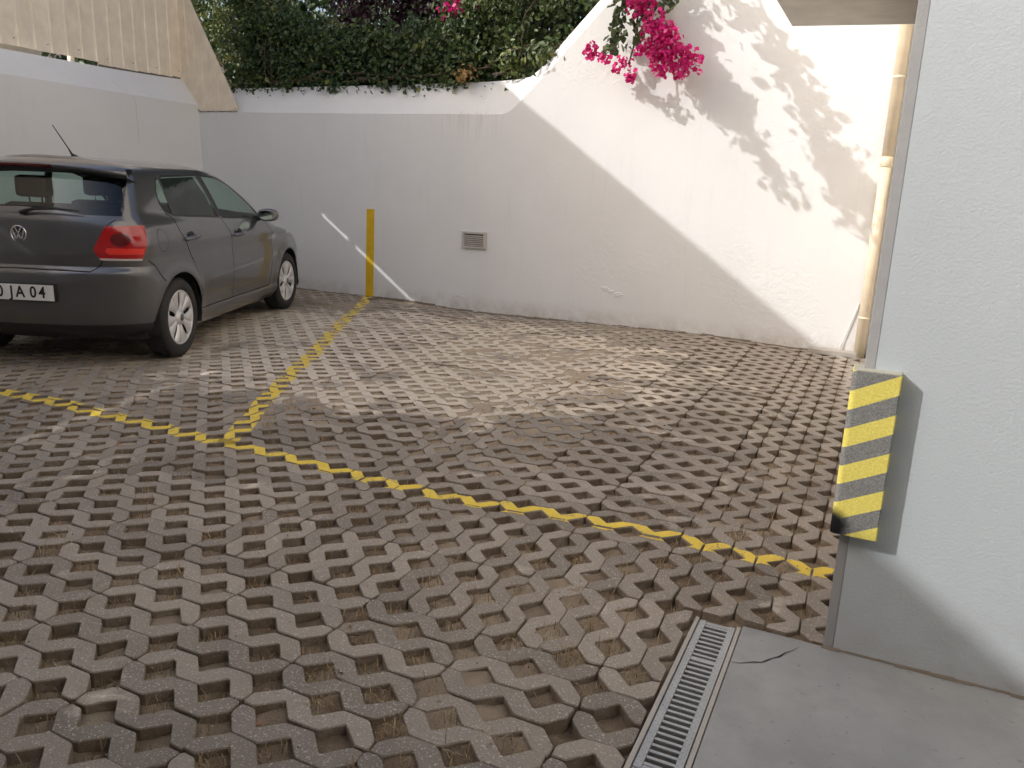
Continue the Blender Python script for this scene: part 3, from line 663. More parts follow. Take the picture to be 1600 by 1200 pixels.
hedge('hedge_shrub', 'lighter green twining climber where the back wall top slopes upward', 'climber', (3.5, 6.6, 2.45, 4.3, .2, 1.1, 330, 46, .14), M['leaf_mid'], .06, 23,
      st=[([(3.9, .3, 2.5), (4.4, .2, 2.75), (4.9, .22, 2.86)], .014), ([(4.2, .25, 2.5), (4.7, .3, 2.62), (5.1, .3, 2.95)], .018), ([(4.5, .2, 2.6), (4.6, .15, 3.1), (4.9, .16, 3.4)], .008)], ztop=lambda a: 3.6 + .3 * (a - 4))
hedge('purple_shrub', 'dark purple leaved shrub rising behind the ivy hedge', 'shrub', (1.2, 4.4, 2.9, 4.6, 1.1, 1.8, 260, 48, .18), M['leaf_purple'], .07, 24, st=[([(2.6, 1.5, 2.4), (2.7, 1.5, 3.2), (2.9, 1.5, 4.0)], .03)])
hedge('background_tree', 'dark green tree mass closing the view behind the shrubs', 'tree', (-6.0, 7.5, 2.5, 5.2, 2.0, 3.0, 640, 52, .32), M['leaf_dark'], .13, 25, st=[([(2.0, 2.4, 2.4), (2.1, 2.4, 3.4), (2.2, 2.4, 4.6)], .06), ([(5.0, 2.4, 2.4), (5.1, 2.4, 3.4), (5.0, 2.4, 4.6)], .06)])
def tuft(label, a, t, z, mat, n, rad, size, seed, cat='plant', name='trailing_sprig'):
    root = empty(name, tuple(BW(a, t, z))); r = np.random.default_rng(seed); leaves('foliage', r.standard_normal((n, 3)) * rad, size, mat, root, seed=seed); MB().tube([(0, 0, 0), tuple(BN * .12 + np.array([.02, 0, .12]))], .006, 5).build('stem', M['bark'], root); tag(root, label, cat)
tuft('orange tinted sprig hanging over the coping of the back wall', 3.93, .10, 2.52, M['orange_leaf'], 60, .055, .05, 31)
tuft('yellow green sprig on the coping near the sloping wall top', 4.42, .16, 2.62, M['leaf_olive'], 50, .06, .06, 32)
tuft('drooping green leaf cluster against the sloping wall top', 4.86, .10, 2.68, M['leaf_mid'], 90, .09, .08, 33)
tuft('dark ivy sprig hanging over the middle of the coping', 2.85, .12, 2.44, M['leaf_dark'], 30, .035, .05, 34)
def bracts(C, root, seed, name='bracts'):
    r = np.random.default_rng(seed); C = np.repeat(np.asarray(C), 3, 0); C = C + r.standard_normal(C.shape) * .011; return leaves(name, C, .040, M['bract'], root, spread=1.0, aspect=.85, seed=seed)
def bougainvillea():
    root = empty('bougainvillea', tuple(BW(6.5, .3, 4.4))); c = np.array(root.location); tag(root, 'magenta bougainvillea hanging over the sloping top of the white wall', 'bougainvillea'); r = np.random.default_rng(41)
    blobs = [(6.111, 2.876, .11, 38), (6.194, 2.738, .17, 105), (6.323, 2.608, .17, 115), (6.243, 2.503, .14, 70), (6.496, 2.511, .10, 42), (6.41, 2.433, .08, 26), (6.03, 2.60, .09, 16), (5.55, 2.627, .08, 26), (5.68, 2.577, .07, 12), (5.874, 2.532, .07, 14), (5.945, 2.418, .08, 18), (5.943, 3.0, .11, 26), (6.051, 3.05, .12, 36), (6.559, 2.455, .05, 5), (6.6, 2.52, .03, 3), (5.78, 2.47, .05, 5)]
    P = []
    for a, z, q, n in blobs:
        u = r.standard_normal((n, 3)); u /= np.linalg.norm(u, axis=1)[:, None]; u *= q * (r.random(n) ** .45)[:, None]; P.append(BW(a, -.3, z) + u * np.array([1, .55, 1]) - c)
    bracts(np.concatenate(P), root, 42)
    lv = []
    for pts, n in (([(5.80, 3.5), (5.794, 3.234), (5.778, 3.018), (5.74, 2.855), (5.79, 2.66)], 110), ([(6.0, 3.4), (5.97, 3.05), (5.93, 2.74)], 70), ([(6.05, 3.3), (6.083, 3.053), (6.2, 3.02)], 40), ([(6.2, 3.3), (6.235, 3.05)], 26), ([(5.75, 2.7), (5.62, 2.62)], 8)):
        pts = np.array(pts)
        for i in range(n):
            f = r.random() * (len(pts) - 1); k = int(f); a, z = pts[k] * (1 - f + k) + pts[k + 1] * (f - k); lv.append(BW(a + r.normal(0, .045), -.2 + r.normal(0, .05), z + r.normal(0, .04)) - c)
    # long arching shoots above, whose shadows fall down the wall
    shoots = [([(5.377, -.55, 3.708), (5.345, -.75, 3.588), (5.38, -.9, 3.415), (5.38, -1.1, 3.244), (5.4, -1.3, 3.132), (5.353, -1.55, 3.05)], 270, (.22, .07)),
              ([(5.254, -.75, 3.592), (5.255, -.9, 3.474), (5.377, -1.0, 3.357), (5.398, -1.15, 3.3)], 240, (.24, .15)),
              ([(5.839, -.6, 3.783), (5.945, -.75, 3.668), (5.952, -.95, 3.588), (5.875, -1.15, 3.514), (5.731, -1.4, 3.47), (5.63, -1.6, 3.37), (5.616, -1.75, 3.27), (5.64, -1.85, 3.16)], 480, (.12, .17)),
              ([(5.587, -1.5, 3.419), (5.686, -1.6, 3.344), (5.878, -1.6, 3.29)], 100, (.10, .09))]
    for pts, n, sp in shoots:
        pts = np.array(pts); m = len(pts) - 1
        for i in range(n):
            f = r.random() ** .9 * m; k = min(int(f), m - 1); p = pts[k] * (1 - f + k) + pts[k + 1] * (f - k); s_ = sp[0] * (1 - f / m) + sp[1] * f / m
            lv.append(BW(p[0] + r.normal(0, s_ * .5), p[1] + r.normal(0, .05), p[2] + r.normal(0, s_ * .5)) - c)
        q = [BW(6.3, .1, 4.3) - c, BW(*(pts[0] * .5 + np.array([6.3, .1, 4.3]) * .5 + np.array([0, 0, .12]))) - c] + [BW(*p) - c for p in pts]
        MB().tube(q, [.014, .011] + [.008 - .005 * k / len(pts) for k in range(len(pts))], 6).build('branch', M['bark'], root, True)
    # crown of the plant sitting on the wall top, out of the picture
    C2, T2 = clumps(5.6, 8.2, 3.9, 5.4, .0, .8, 60, 40, .22, 43, lambda a: 4.9 + .3 * math.sin(2 * a)); C2 = C2[(C2[:, 2] > 3.75)]
    leaves('foliage', np.concatenate([np.array(lv), C2 - c]), .085, M['leaf_bou'], root, spread=1.1, aspect=.72, seed=44)
    for pts in ([(5.9, .12, 4.0), (5.82, -.12, 3.6), (5.79, -.2, 3.1), (5.75, -.22, 2.85), (5.79, -.24, 2.66), (5.66, -.27, 2.60)], [(6.3, .1, 4.2), (6.05, -.18, 3.7), (6.02, -.24, 3.2), (6.1, -.28, 2.9), (6.25, -.3, 2.65), (6.45, -.3, 2.48)], [(5.95, -.2, 3.1), (5.95, -.25, 2.7), (5.92, -.3, 2.5)]):
        MB().tube([BW(*p) - c for p in pts], [.010 - .0012 * i for i in range(len(pts))], 6).build('branch', M['bark'], root, True)
bougainvillea()
root = empty('bougainvillea', tuple(BW(3.68, .4, 3.2))); tag(root, 'small red pink bougainvillea bloom poking out of the ivy hedge', 'flower'); r_ = np.random.default_rng(51)
bracts(r_.standard_normal((45, 3)) * np.array([.085, .05, .055]) + np.array([0, -.14, .03]), root, 52); MB().tube([(0, .2, -.2), (0, -.1, 0)], .006, 5).build('stem', M['bark'], root)
# ---------------------------------------------------------------- dry grass, grit and litter in the paver cells
def cells():
    r = np.random.default_rng(61); GV = []; GF = []; GT = []; LV = []; PV = []; PF = []; PT = []
    holes = []
    for s0 in range(-62, 16):
        for d0 in range(-12, 64):
            if (s0 + d0) % 2 == 0: continue
            x, y = ORG + np.array([s0, d0]) * SP / 2
            if x > -.02 or (x > -.47 and y < 2.5) or y > 7.9 or (np.array([x, y, 0]) - K0) @ LN < .1: continue
            q = project([x, y, 0])
            if q[2] < .3 or q[0] < -150 or q[0] > 1500 or q[1] > 1350: continue
            holes.append((x, y, q[2]))
    for x, y, dist in holes:
        dens = max(0, r.normal(.55, .5)); nb = int((70 if dist < 2.6 else 45 if dist < 3.6 else 18 if dist < 5 else 6) * dens)
        for i in range(nb):
            ox, oy = r.uniform(-.04, .04, 2); px, py = x + ox * .707 + oy * .707, y + ox * .707 - oy * .707; z = soil_z(px, py) - .003; L = r.uniform(.012, .05) * (1.3 if r.random() < .1 else 1); th = r.uniform(0, 2 * math.pi); tilt = r.uniform(.15, 1.35)
            d = np.array([math.cos(th) * math.sin(tilt), math.sin(th) * math.sin(tilt), math.cos(tilt)]); sd = np.array([-math.sin(th), math.cos(th), 0]) * r.uniform(.0006, .0014); p = np.array([px, py, z]); m_ = p + d * L * .55 + np.array([0, 0, .004]); e = p + d * L + np.array([0, 0, -.3 * L * math.sin(tilt) + .004])
            n = len(GV); GV += [p - sd, p + sd, m_ + sd, m_ - sd, e + sd * .3, e - sd * .3]; GF += [(n, n + 1, n + 2, n + 3), (n + 3, n + 2, n + 4, n + 5)]; tn = r.random(); GT += [tn, tn]
        if dist < 6:
            for i in range(r.integers(0, 5)):
                px, py = x + r.uniform(-.1, .1), y + r.uniform(-.1, .1); s_ = r.uniform(.0015, .0045); inside = abs((px - x) + (py - y)) < .055 and abs((px - x) - (py - y)) < .055
                z = (soil_z(px, py) if inside else float(hz(px, py))) + s_ * .4; n = len(PV)
                for q in ((1, 0, 0), (0, 1, 0), (-1, 0, 0), (0, -1, 0), (0, 0, 1), (0, 0, -1)): PV.append(np.array([px, py, z]) + s_ * np.array(q) * r.uniform(.6, 1.1, 3))
                for f in ((0, 1, 4), (1, 2, 4), (2, 3, 4), (3, 0, 4), (1, 0, 5), (2, 1, 5), (3, 2, 5), (0, 3, 5)): PF.append(tuple(n + i for i in f)); 
                tn = r.random() ** 2; PT += [tn] * 8
            if r.random() < .25: LV.append((x + r.uniform(-.07, .07), y + r.uniform(-.07, .07)))
    o = fast_mesh('dry_grass', np.array(GV), np.array(GF), M['straw'], tone=GT); tag(o, 'dry straw coloured grass blades in the paver cells', 'grass', kind='stuff')
    o = fast_mesh('grit', np.array(PV), np.array(PF), M['pebble'], tone=PT); tag(o, 'scattered pale grit on the pavers', 'grit', kind='stuff')
    C_ = np.array([(x, y, max(soil_z(x, y), hz(x, y) - .03) + .012) for x, y in LV]); o = leaves('leaf_litter', C_, .024, M['litter'], None, face=np.array([0, 0, 2.]), spread=.5, droop=0, seed=62); tag(o, 'dead leaf litter scattered over the paving', 'leaves', kind='stuff')
cells()
# ---------------------------------------------------------------- the parked car
def pchip(xs, ys):
    xs = np.array(xs, float); ys = np.array(ys, float); h = np.diff(xs); d = np.diff(ys) / h; m = np.zeros(len(xs)); m[0] = d[0]; m[-1] = d[-1]
    for i in range(1, len(xs) - 1): m[i] = 0 if d[i - 1] * d[i] <= 0 else 2 / (1 / d[i - 1] + 1 / d[i])
    def f(x):
        x = np.clip(x, xs[0], xs[-1]); i = np.clip(np.searchsorted(xs, x) - 1, 0, len(h) - 1); t = (x - xs[i]) / h[i]
        return ys[i] * (1 + 2 * t) * (1 - t) ** 2 + m[i] * h[i] * t * (1 - t) ** 2 + ys[i + 1] * t * t * (3 - 2 * t) + m[i + 1] * h[i] * t * t * (t - 1)
    return f
XR = pchip([.17, .22, .27, .33, .40, .50, .60, .665, .69, .705, .72, .80, .84, .90, 1.0, 1.06, 1.1, 1.2, 1.3, 1.36, 1.40], [.26, .14, .075, .035, .014, .003, .0, .008, .020, .040, .058, .055, .060, .068, .092, .122, .142, .192, .246, .282, .315])
XF = pchip([.17, .26, .35, .5, .6, .7, .78, .85, .92, .97, 1.0, 1.1, 1.2, 1.3, 1.36, 1.40], [3.80, 3.9, 3.95, 3.97, 3.955, 3.90, 3.78, 3.6, 3.38, 3.2, 3.1, 2.86, 2.62, 2.38, 2.22, 2.05])
WW = pchip([.17, .22, .26, .29, .315, .40, .5, .6, .68, .76, .82, .855, .88, .93, .98, 1.02, 1.06, 1.1, 1.2, 1.3, 1.35, 1.38, 1.40], [.735, .785, .808, .816, .811, .824, .834, .840, .836, .833, .838, .841, .836, .818, .793, .768, .750, .737, .703, .664, .640, .619, .588])
DR = pchip([.17, .5, .70, .85, 1.05, 1.40], [.36, .38, .34, .30, .26, .24]); NR = pchip([.17, .6, .72, .9, 1.1, 1.4], [2.5, 2.6, 3.0, 3.2, 3.4, 3.0])
TAP = pchip([0, .3, .7, 1.3, 2.4, 3.1, 3.6, 3.97], [.955, .968, .988, 1.0, 1.0, .99, .955, .90])
HUBS = ((.663, .298), (3.133, .298)); RT = .300
def body_half():
    levels = sorted(set([.17 + .0205 * i for i in range(60)] + [.315, .69, .705, .72, .855] + [1.385, 1.395, 1.40])); levels = [z for z in levels if z <= 1.4001]
    nr, ns, nf = 26, 74, 16; G = []
    def row(z):
        xr, xf, W, D, n = XR(z), XF(z), WW(z), DR(z), NR(z); P = []
        for i in range(nr):
            th = (i / nr) * math.pi / 2; P.append((xr + D * (1 - math.cos(th) ** (2 / n)), W * math.sin(th) ** (2 / n)))
        Df = .55; nfr = 2.5
        for i in range(ns + 1): P.append((xr + D + (xf - Df - xr - D) * i / ns, W))
        for i in range(1, nf + 1):
            th = math.pi / 2 * (1 - i / nf); P.append((xf - Df * (1 - math.cos(th) ** (2 / nfr)), W * math.sin(th) ** (2 / nfr)))
        out = []
        for x, w_ in P:
            w_ = w_ * TAP(x); zz = z + (-.042) * math.exp(-((z - 1.0) / .17) ** 2) * (min(x, 3.0) - 1.25)
            for hx, hz_ in HUBS:
                r = math.hypot(x - hx, zz - hz_)
                if w_ > .5: w_ += .014 * math.exp(-((r - .365) / .05) ** 2) * (1 if zz < .75 else 0)
            out.append((x, w_, zz))
        return out
    for z in levels: G.append(row(z))
    top = G[-1]
    for f in (.93, .85, .74, .6, .45, .3, .15, 0.):
        r = []
        for x, w_, z in top:
            xs = min(max(x, .46), 1.85); r.append((xs + (x - xs) * (.35 + .65 * f) if f else xs + (x - xs) * .35, w_ * f, z + .066 * (1 - f ** 2.2) - .010 * (1 - f) * max(0, (x - 1.6)) ** 1))
        G.append(r)
    bm = bmesh.new(); VV = [[bm.verts.new(p) for p in r] for r in G]; n = len(G[0])
    for j in range(len(G) - 1):
        for i in range(n - 1):
            try: bm.faces.new((VV[j][i], VV[j + 1][i], VV[j + 1][i + 1], VV[j][i + 1]))
            except ValueError: pass
    bmesh.ops.remove_doubles(bm, verts=bm.verts, dist=1e-5)
    bmesh.ops.dissolve_degenerate(bm, dist=1e-5, edges=bm.edges); bmesh.ops.recalc_face_normals(bm, faces=bm.faces); bm.normal_update()
    if sum(f.normal.y * f.calc_area() for f in bm.faces) < 0: bmesh.ops.reverse_faces(bm, faces=bm.faces)
    return bm
BMB = body_half()
def region(bm, planes, pre, inside_pre=None):
    """cut bm along convex region (planes = list of (point, outward normal)); return the faces inside"""
    for co, no in planes:
        fs = [f for f in bm.faces if pre(f.calc_center_median())]; es = {e for f in fs for e in f.edges}; vs = {v for f in fs for v in f.verts}
        bmesh.ops.bisect_plane(bm, geom=list(fs) + list(es) + list(vs), plane_co=co, plane_no=no, dist=2e-5)
    return [f for f in bm.faces if pre(f.calc_center_median()) and all((f.calc_center_median() - Vector(co)).dot(Vector(no)) < 1e-6 for co, no in planes)]
def ccw(poly):
    A = sum(poly[i][0] * poly[(i + 1) % len(poly)][1] - poly[(i + 1) % len(poly)][0] * poly[i][1] for i in range(len(poly))); return poly if A > 0 else poly[::-1]
def side_planes(poly):       # poly in (x,z), looking along the width
    poly = ccw(poly); out = []
    for i in range(len(poly)):
        a, b = poly[i], poly[(i + 1) % len(poly)]; out.append(((a[0], 0, a[1]), (b[1] - a[1], 0, -(b[0] - a[0]))))
    return out
def rear_planes(poly):       # poly in (w,z), looking along the length
    poly = ccw(poly); out = []
    for i in range(len(poly)):
        a, b = poly[i], poly[(i + 1) % len(poly)]; out.append(((0, a[0], a[1]), (0, b[1] - a[1], -(b[0] - a[0]))))
    return out
def near(poly, m=.06, side=True, lo=.45):
    x0, x1 = min(p[0] for p in poly) - m, max(p[0] for p in poly) + m; z0, z1 = min(p[1] for p in poly) - m, max(p[1] for p in poly) + m
    if side: return lambda c: x0 < c.x < x1 and z0 < c.z < z1 and c.y > lo
    return lambda c: x0 < c.y < x1 and z0 < c.z < z1 and c.x < .8
def shift(poly, g_):
    return [tuple(p) for p in inset([np.array(p) for p in ccw(poly)], g_)[0]]
def take(bm, faces, push=0, axis=None):
    """lift faces out of bm as (V, F)"""
    vs = {}; V = []; F = []
    for f in faces:
        idx = []
        for v in f.verts:
            if v not in vs: vs[v] = len(V); V.append(np.array(v.co) + (np.array(v.normal) * push if axis is None else np.array(axis) * push))
            idx.append(vs[v])
        F.append(tuple(idx))
    bmesh.ops.delete(bm, geom=list(faces), context='FACES_ONLY'); return V, F
def capsule(p, q, wd):
    return [tuple(x) for x in band(p, q, wd)]
bm = BMB; bm.normal_update(); PIECES = {}
# wheel arches
for i, (hx, hz_) in enumerate(HUBS):
    poly = [(hx + .347 * math.cos(a), hz_ + .347 * math.sin(a)) for a in np.linspace(0, 2 * math.pi, 40, endpoint=False)]
    fs = region(bm, side_planes(poly), near(poly, .03, lo=.5)); bmesh.ops.delete(bm, geom=fs, context='FACES_ONLY')
bm.normal_update()
# glass openings with black seals
GL = {'rear_door': [(.80, 1.066), (.80, 1.318), (.84, 1.336), (1.415, 1.352), (1.555, 1.030)], 'front_door': [(1.648, 1.022), (1.528, 1.350), (1.80, 1.338), (2.02, 1.29), (2.24, 1.20), (2.42, 1.095), (2.545, .995), (2.55, .982)], 'quarter': [(.762, 1.072), (.762, 1.318), (.735, 1.315), (.668, 1.235), (.640, 1.150), (.665, 1.100)]}
SEALS = {}
def join(A, B):
    n = len(A[0]); A[0].extend(B[0]); A[1].extend(tuple(n + i for i in f) for f in B[1])
for k, poly in GL.items():
    outer = shift(poly, -.016)
    region(bm, side_planes(outer), near(outer)); fs = region(bm, side_planes(poly), near(outer)); PIECES['glass_' + k] = take(bm, fs, -.004)
    ring = [f for f in bm.faces if near(outer, 0)(f.calc_center_median()) and all((f.calc_center_median() - Vector(co)).dot(Vector(no)) < 1e-6 for co, no in side_planes(outer))]
    SEALS[k] = take(bm, ring, -.001)
# black door pillar between the two panes
poly = [(1.578, 1.025), (1.43, 1.362), (1.512, 1.362), (1.632, 1.02)]; SEALS['pillar'] = take(bm, region(bm, side_planes(poly), near(poly)), -.0005)
# rear window
poly = [(-.02, 1.078), (.30, 1.074), (.52, 1.062), (.645, 1.046), (.672, 1.06), (.665, 1.12), (.612, 1.345), (-.02, 1.345)]
fs = region(bm, rear_planes(poly), near(poly, .05, False)); PIECES['rear_glass'] = take(bm, fs, -.003)
# windscreen
poly = [(-.02, 1.02), (.40, 1.01), (.60, .985), (.64, 1.0), (.52, 1.365), (.3, 1.385), (-.02, 1.39)]
fs = region(bm, rear_planes(poly) + [((2.02, 0, 0), (-1, 0, 0)), ((3.02, 0, .98), (.5, 0, -.5))], lambda c: c.x > 1.9 and c.z > .9); PIECES['windscreen'] = take(bm, fs, -.003)
# tail lamps wrap round the corner
tl = rear_planes([(.585, 1.003), (.505, .842), (.548, .772), (.95, .765), (.95, 1.012)]) + [((.275, 0, 1.0), (.97, 0, -.24))]
pre = lambda c: c.x < .5 and c.y > .4 and .68 < c.z < 1.1
fs = region(bm, tl, pre); 
low = [((0, 0, .797), (0, 0.02, 1))]
lowf = region(bm, tl + low, pre); PIECES['tail_low'] = take(bm, lowf, .004)
el = [(.672 + .058 * math.cos(a), .912 + .046 * math.sin(a)) for a in np.linspace(0, 2 * math.pi, 22, endpoint=False)]
pb = lambda c: c.x < .3 and c.y > .5 and .8 < c.z < 1.0
PIECES['tail_bowl'] = take(bm, region(bm, rear_planes(el), pb), .0045)
PIECES['tail_band'] = take(bm, region(bm, rear_planes([(.58, .83), (.60, .812), (.78, .812), (.79, .852), (.59, .856)]), pb), .0045)
fs = [f for f in bm.faces if pre(f.calc_center_median()) and all((f.calc_center_median() - Vector(co)).dot(Vector(no)) < 1e-6 for co, no in tl)]; PIECES['tail'] = take(bm, fs, .004)
# black lower valance of the rear bumper
pv = lambda c: c.x < .42 and c.z < .5
fs = region(bm, [((0, 0, .318), (.0, 0, 1))], pv); PIECES['valance'] = take(bm, [f for f in fs if f.calc_center_median().x < .40], -.012)
# shut lines
gap = ([], [])
def seam(pts, wd=.008, side=True, lo=.5):
    for i in range(len(pts) - 1):
        poly = capsule(pts[i], pts[i + 1], wd); pl = side_planes(poly) if side else rear_planes(poly); fs = region(bm, pl, near(poly, .03, side, lo)); join(gap, take(bm, fs, -.009))
RDOOR = [(.735, 1.05), (.735, .95), (.80, .84), (.905, .70), (.975, .57), (1.015, .445), (1.0, .36), (.96, .318)]
BGAP = [(1.592, 1.02), (1.635, .90), (1.655, .75), (1.66, .55), (1.645, .318)]
FGAP = [(2.60, .965), (2.645, .85), (2.645, .60), (2.60, .36), (2.58, .318)]
seam(RDOOR); seam(BGAP); seam(FGAP); seam([(.96, .318), (2.58, .318)]); seam([(.262, .768), (.33, .72), (.43, .60)]); seam([(.735, 1.048), (.655, 1.078)])
fl = [(.455 + .072 * math.cos(a), .895 + .082 * math.sin(a)) for a in np.linspace(0, 2 * math.pi, 18, endpoint=False)]
seam(fl + [fl[0]], .004)
seam([(-.01, .703), (.30, .699), (.49, .694), (.535, .73), (.556, .772)], .007, False); seam([(.590, 1.005), (.64, 1.046)], .005, False)
# doors
def inpoly(p, poly):
    c = False
    for i in range(len(poly)):
        a, b = poly[i], poly[i - 1]
        if (a[1] > p[1]) != (b[1] > p[1]) and p[0] < (b[0] - a[0]) * (p[1] - a[1]) / (b[1] - a[1]) + a[0]: c = not c
    return c
RD = RDOOR + BGAP[::-1]; FD = BGAP + FGAP[::-1]
for k, poly in (('rear_door', RD), ('front_door', FD)):
    PIECES[k] = take(bm, [f for f in bm.faces if f.calc_center_median().y > .5 and inpoly((f.calc_center_median().x, f.calc_center_median().z), poly)])
PIECES['gap'] = gap
PIECES['body'] = take(bm, list(bm.faces)); bm.free()
def car():
    root = empty('parked_car', (-5.347, 3.481, 0), R(112.07)); tag(root, 'dark grey five door hatchback parked facing the white back wall', 'car')
    t = NT('dark_grey_metallic_paint'); fl_ = t.noise(900, 2); c = t.mix(t.math('MULTIPLY', fl_, .5), (.085, .088, .096), (.155, .158, .168)); dust = t.ramp(t.noise(5, 5, .65), .35, .8); c = t.mix(t.math('MULTIPLY', dust, .10), c, (.26, .24, .21))
    paint = t.set(c, .28, .6, None, 1.0); t.b.inputs['Coat Roughness'].default_value = .05
    def glassm(name, tint, refl=1.0):
        t = NT(name); tr = t.new('ShaderNodeBsdfTransparent'); tr.inputs[0].default_value = (*tint, 1); gl = t.new('ShaderNodeBsdfGlossy'); gl.inputs['Roughness'].default_value = .02
        fr = t.new('ShaderNodeLayerWeight'); fr.inputs[0].default_value = .5; mx = t.new('ShaderNodeMixShader'); t.link(t.math('MULTIPLY', t.math('ADD', .05, t.math('MULTIPLY', t.math('POWER', fr.outputs['Facing'], 5), .95)), refl), mx.inputs[0]); t.link(tr.outputs[0], mx.inputs[1]); t.link(gl.outputs[0], mx.inputs[2]); t.link(mx.outputs[0], t.out.inputs[0]); return t.m
    glass = glassm('green_tint_glass', (.66, .80, .73)); rglass = glassm('rear_window_glass', (.55, .66, .66), 1.3)
    red = NT('red_lamp_lens').set((.36, .004, .008), .10, 0, None, 1.0); redk = NT('deep_red_lamp').set((.10, .004, .006), .15, 0, None, 1.0); redl = NT('bright_red_lamp').set((.70, .03, .02), .2, 0, None, 1.0); clear = NT('clear_lamp_strip').set((.62, .55, .54), .15, .2, None, 1.0)
    silver = plain('silver_wheel_cover', (.66, .66, .67), .32, .4); chrome = NT('chrome').set((.75, .75, .76), .16, 1.0); seatm = plain('dark_seat_fabric', (.045, .045, .05), .9, bump=.3, bscale=200); shade = plain('black_sunshade_mesh', (.022, .020, .020), .7, bump=.8, bscale=14)
    platew = plain('number_plate_white', (.72, .72, .70), .4); plateb = plain('plate_lettering', (.01, .01, .01), .5)
    def half(name, vf, mat, parent, side=-1, both=False, smooth=True):
        V, F = vf; V = np.array(V); out = MB()
        for s_ in ((-1, 1) if both else (side,)):
            W = V * np.array([1, s_, 1]); n = len(out.V); out.V += [tuple(v) for v in W]
            out.F += [tuple(n + i for i in (f if s_ > 0 else f[::-1])) for f in F]
        if both:
            bm = bmesh.new(); [bm.verts.new(v) for v in out.V]; bm.verts.ensure_lookup_table()
            for f in out.F:
                try: bm.faces.new([bm.verts[i] for i in f])
                except ValueError: pass
            bmesh.ops.remove_doubles(bm, verts=[v for v in bm.verts if abs(v.co.y) < 2e-4], dist=4e-4); me = bpy.data.meshes.new(name); bm.to_mesh(me); bm.free(); me.materials.append(mat)
            me.polygons.foreach_set('use_smooth', [True] * len(me.polygons)); o = bpy.data.objects.new(name, me); COL.objects.link(o); o.parent = parent; return o
        return out.build(name, mat, parent, smooth)
    half('body', PIECES['body'], paint, root, both=True); half('shut_line', PIECES['gap'], M['dark'], root, both=True);
    for s_ in (-1, 1):
        for k in SEALS: half('door_pillar_trim' if k == 'pillar' else 'window_seal', SEALS[k], M['black'], root, s_)
    half('windscreen', PIECES['windscreen'], glass, root, both=True)
    rg = half('rear_window', PIECES['rear_glass'], rglass, root, both=True); half('bumper_valance', PIECES['valance'], M['black'], root, both=True)
    for s_ in (-1, 1):
        for k, hx_, hz_ in (('rear_door', .875, .892), ('front_door', 1.80, .872)):
            d = half('door', PIECES[k], paint, root, s_); half('window_pane', PIECES['glass_' + k], glass, d, s_)
            w_ = WW(hz_) * TAP(hx_); y = s_ * (w_ + .002)
            MB().tube([(hx_ - .105, y - s_ * .012, hz_ - .012), (hx_ - .09, y + s_ * .018, hz_ - .008), (hx_, y + s_ * .030, hz_ + .002), (hx_ + .09, y + s_ * .022, hz_ + .005), (hx_ + .11, y - s_ * .012, hz_ + .004)], [.012, .017, .018, .017, .012], 10).build('handle', paint, d, True)
            V = [(hx_ + .01 + .055 * math.cos(a), s_ * (w_ + .0025), hz_ + .006 + .040 * math.sin(a)) for a in np.linspace(0, 2 * math.pi, 20, endpoint=False)]; mesh('handle_recess', V, [tuple(range(20))], M['black'], d)
        half('quarter_window', PIECES['glass_quarter'], glass, root, s_)
        tlm = half('tail_lamp', PIECES['tail'], red, root, s_); half('reverse_lamp_strip', PIECES['tail_low'], clear, tlm, s_)
        half('lamp_bowl', PIECES['tail_bowl'], redk, tlm, s_); half('lamp_glow_band', PIECES['tail_band'], redl, tlm, s_)
        # inner sunshade on the rear door
        if s_ == -1:
            poly = shift(GL['rear_door'], .004); n = 14; V = []; F = []
            for i in range(n + 1):
                for j in range(n + 1):
                    u, v = i / n, j / n; xa, za = .806 * (1 - u) + 1.55 * u, 1.066 * (1 - u) + 1.032 * u; xb, zb = .815 * (1 - u) + 1.41 * u, 1.325 * (1 - u) + 1.345 * u
                    x, z = xa * (1 - v) + xb * v, za * (1 - v) + zb * v; zl = z + .042 * math.exp(-((z - 1.0) / .17) ** 2) * (x - 1.25); V.append((x, s_ * (WW(zl) * TAP(x) - .016 - .004 * math.sin(9 * u + 5 * v) - .003 * math.sin(17 * u - 11 * v)), z))
            for i in range(n):
                for j in range(n): a = i * (n + 1) + j; F.append((a, a + 1, a + n + 2, a + n + 1))
            mesh('window_sunshade', V, F, shade, root, True)
        # mirrors
        mb = MB(); prof = [(2.36, .002), (2.365, .05), (2.385, .064), (2.43, .066), (2.48, .055), (2.515, .03), (2.53, .002)]; nn = 18
        for x, r in prof:
            for k in range(nn):
                a = 2 * math.pi * k / nn; ca, sa = math.cos(a), math.sin(a); mb.V.append((x + .04 * (ca > 0) * ca, s_ * (.885 + 1.35 * r * math.copysign(abs(ca) ** .8, ca)), 1.012 + .92 * r * math.copysign(abs(sa) ** .8, sa)))
        for i in range(len(prof) - 1):
            for k in range(nn): mb.F.append((i * nn + k, i * nn + (k + 1) % nn, (i + 1) * nn + (k + 1) % nn, (i + 1) * nn + k))
        mb.F.append(tuple(range(nn))); mi = mb.build('door_mirror', paint, root, True)
        V = [(2.3595, s_ * (.885 + .064 * math.copysign(abs(math.cos(a)) ** .8, math.cos(a))), 1.012 + .042 * math.copysign(abs(math.sin(a)) ** .8, math.sin(a))) for a in np.linspace(0, 2 * math.pi, 20, endpoint=False)]; mesh('mirror_glass', V, [tuple(range(20))], NT('mirror_glass').set((.30, .36, .35), .03, 1.0), mi)
        MB().tube([(2.44, s_ * .745, .975), (2.43, s_ * .84, .985)], [.03, .022], 8).build('mirror_arm', M['black'], mi, True)
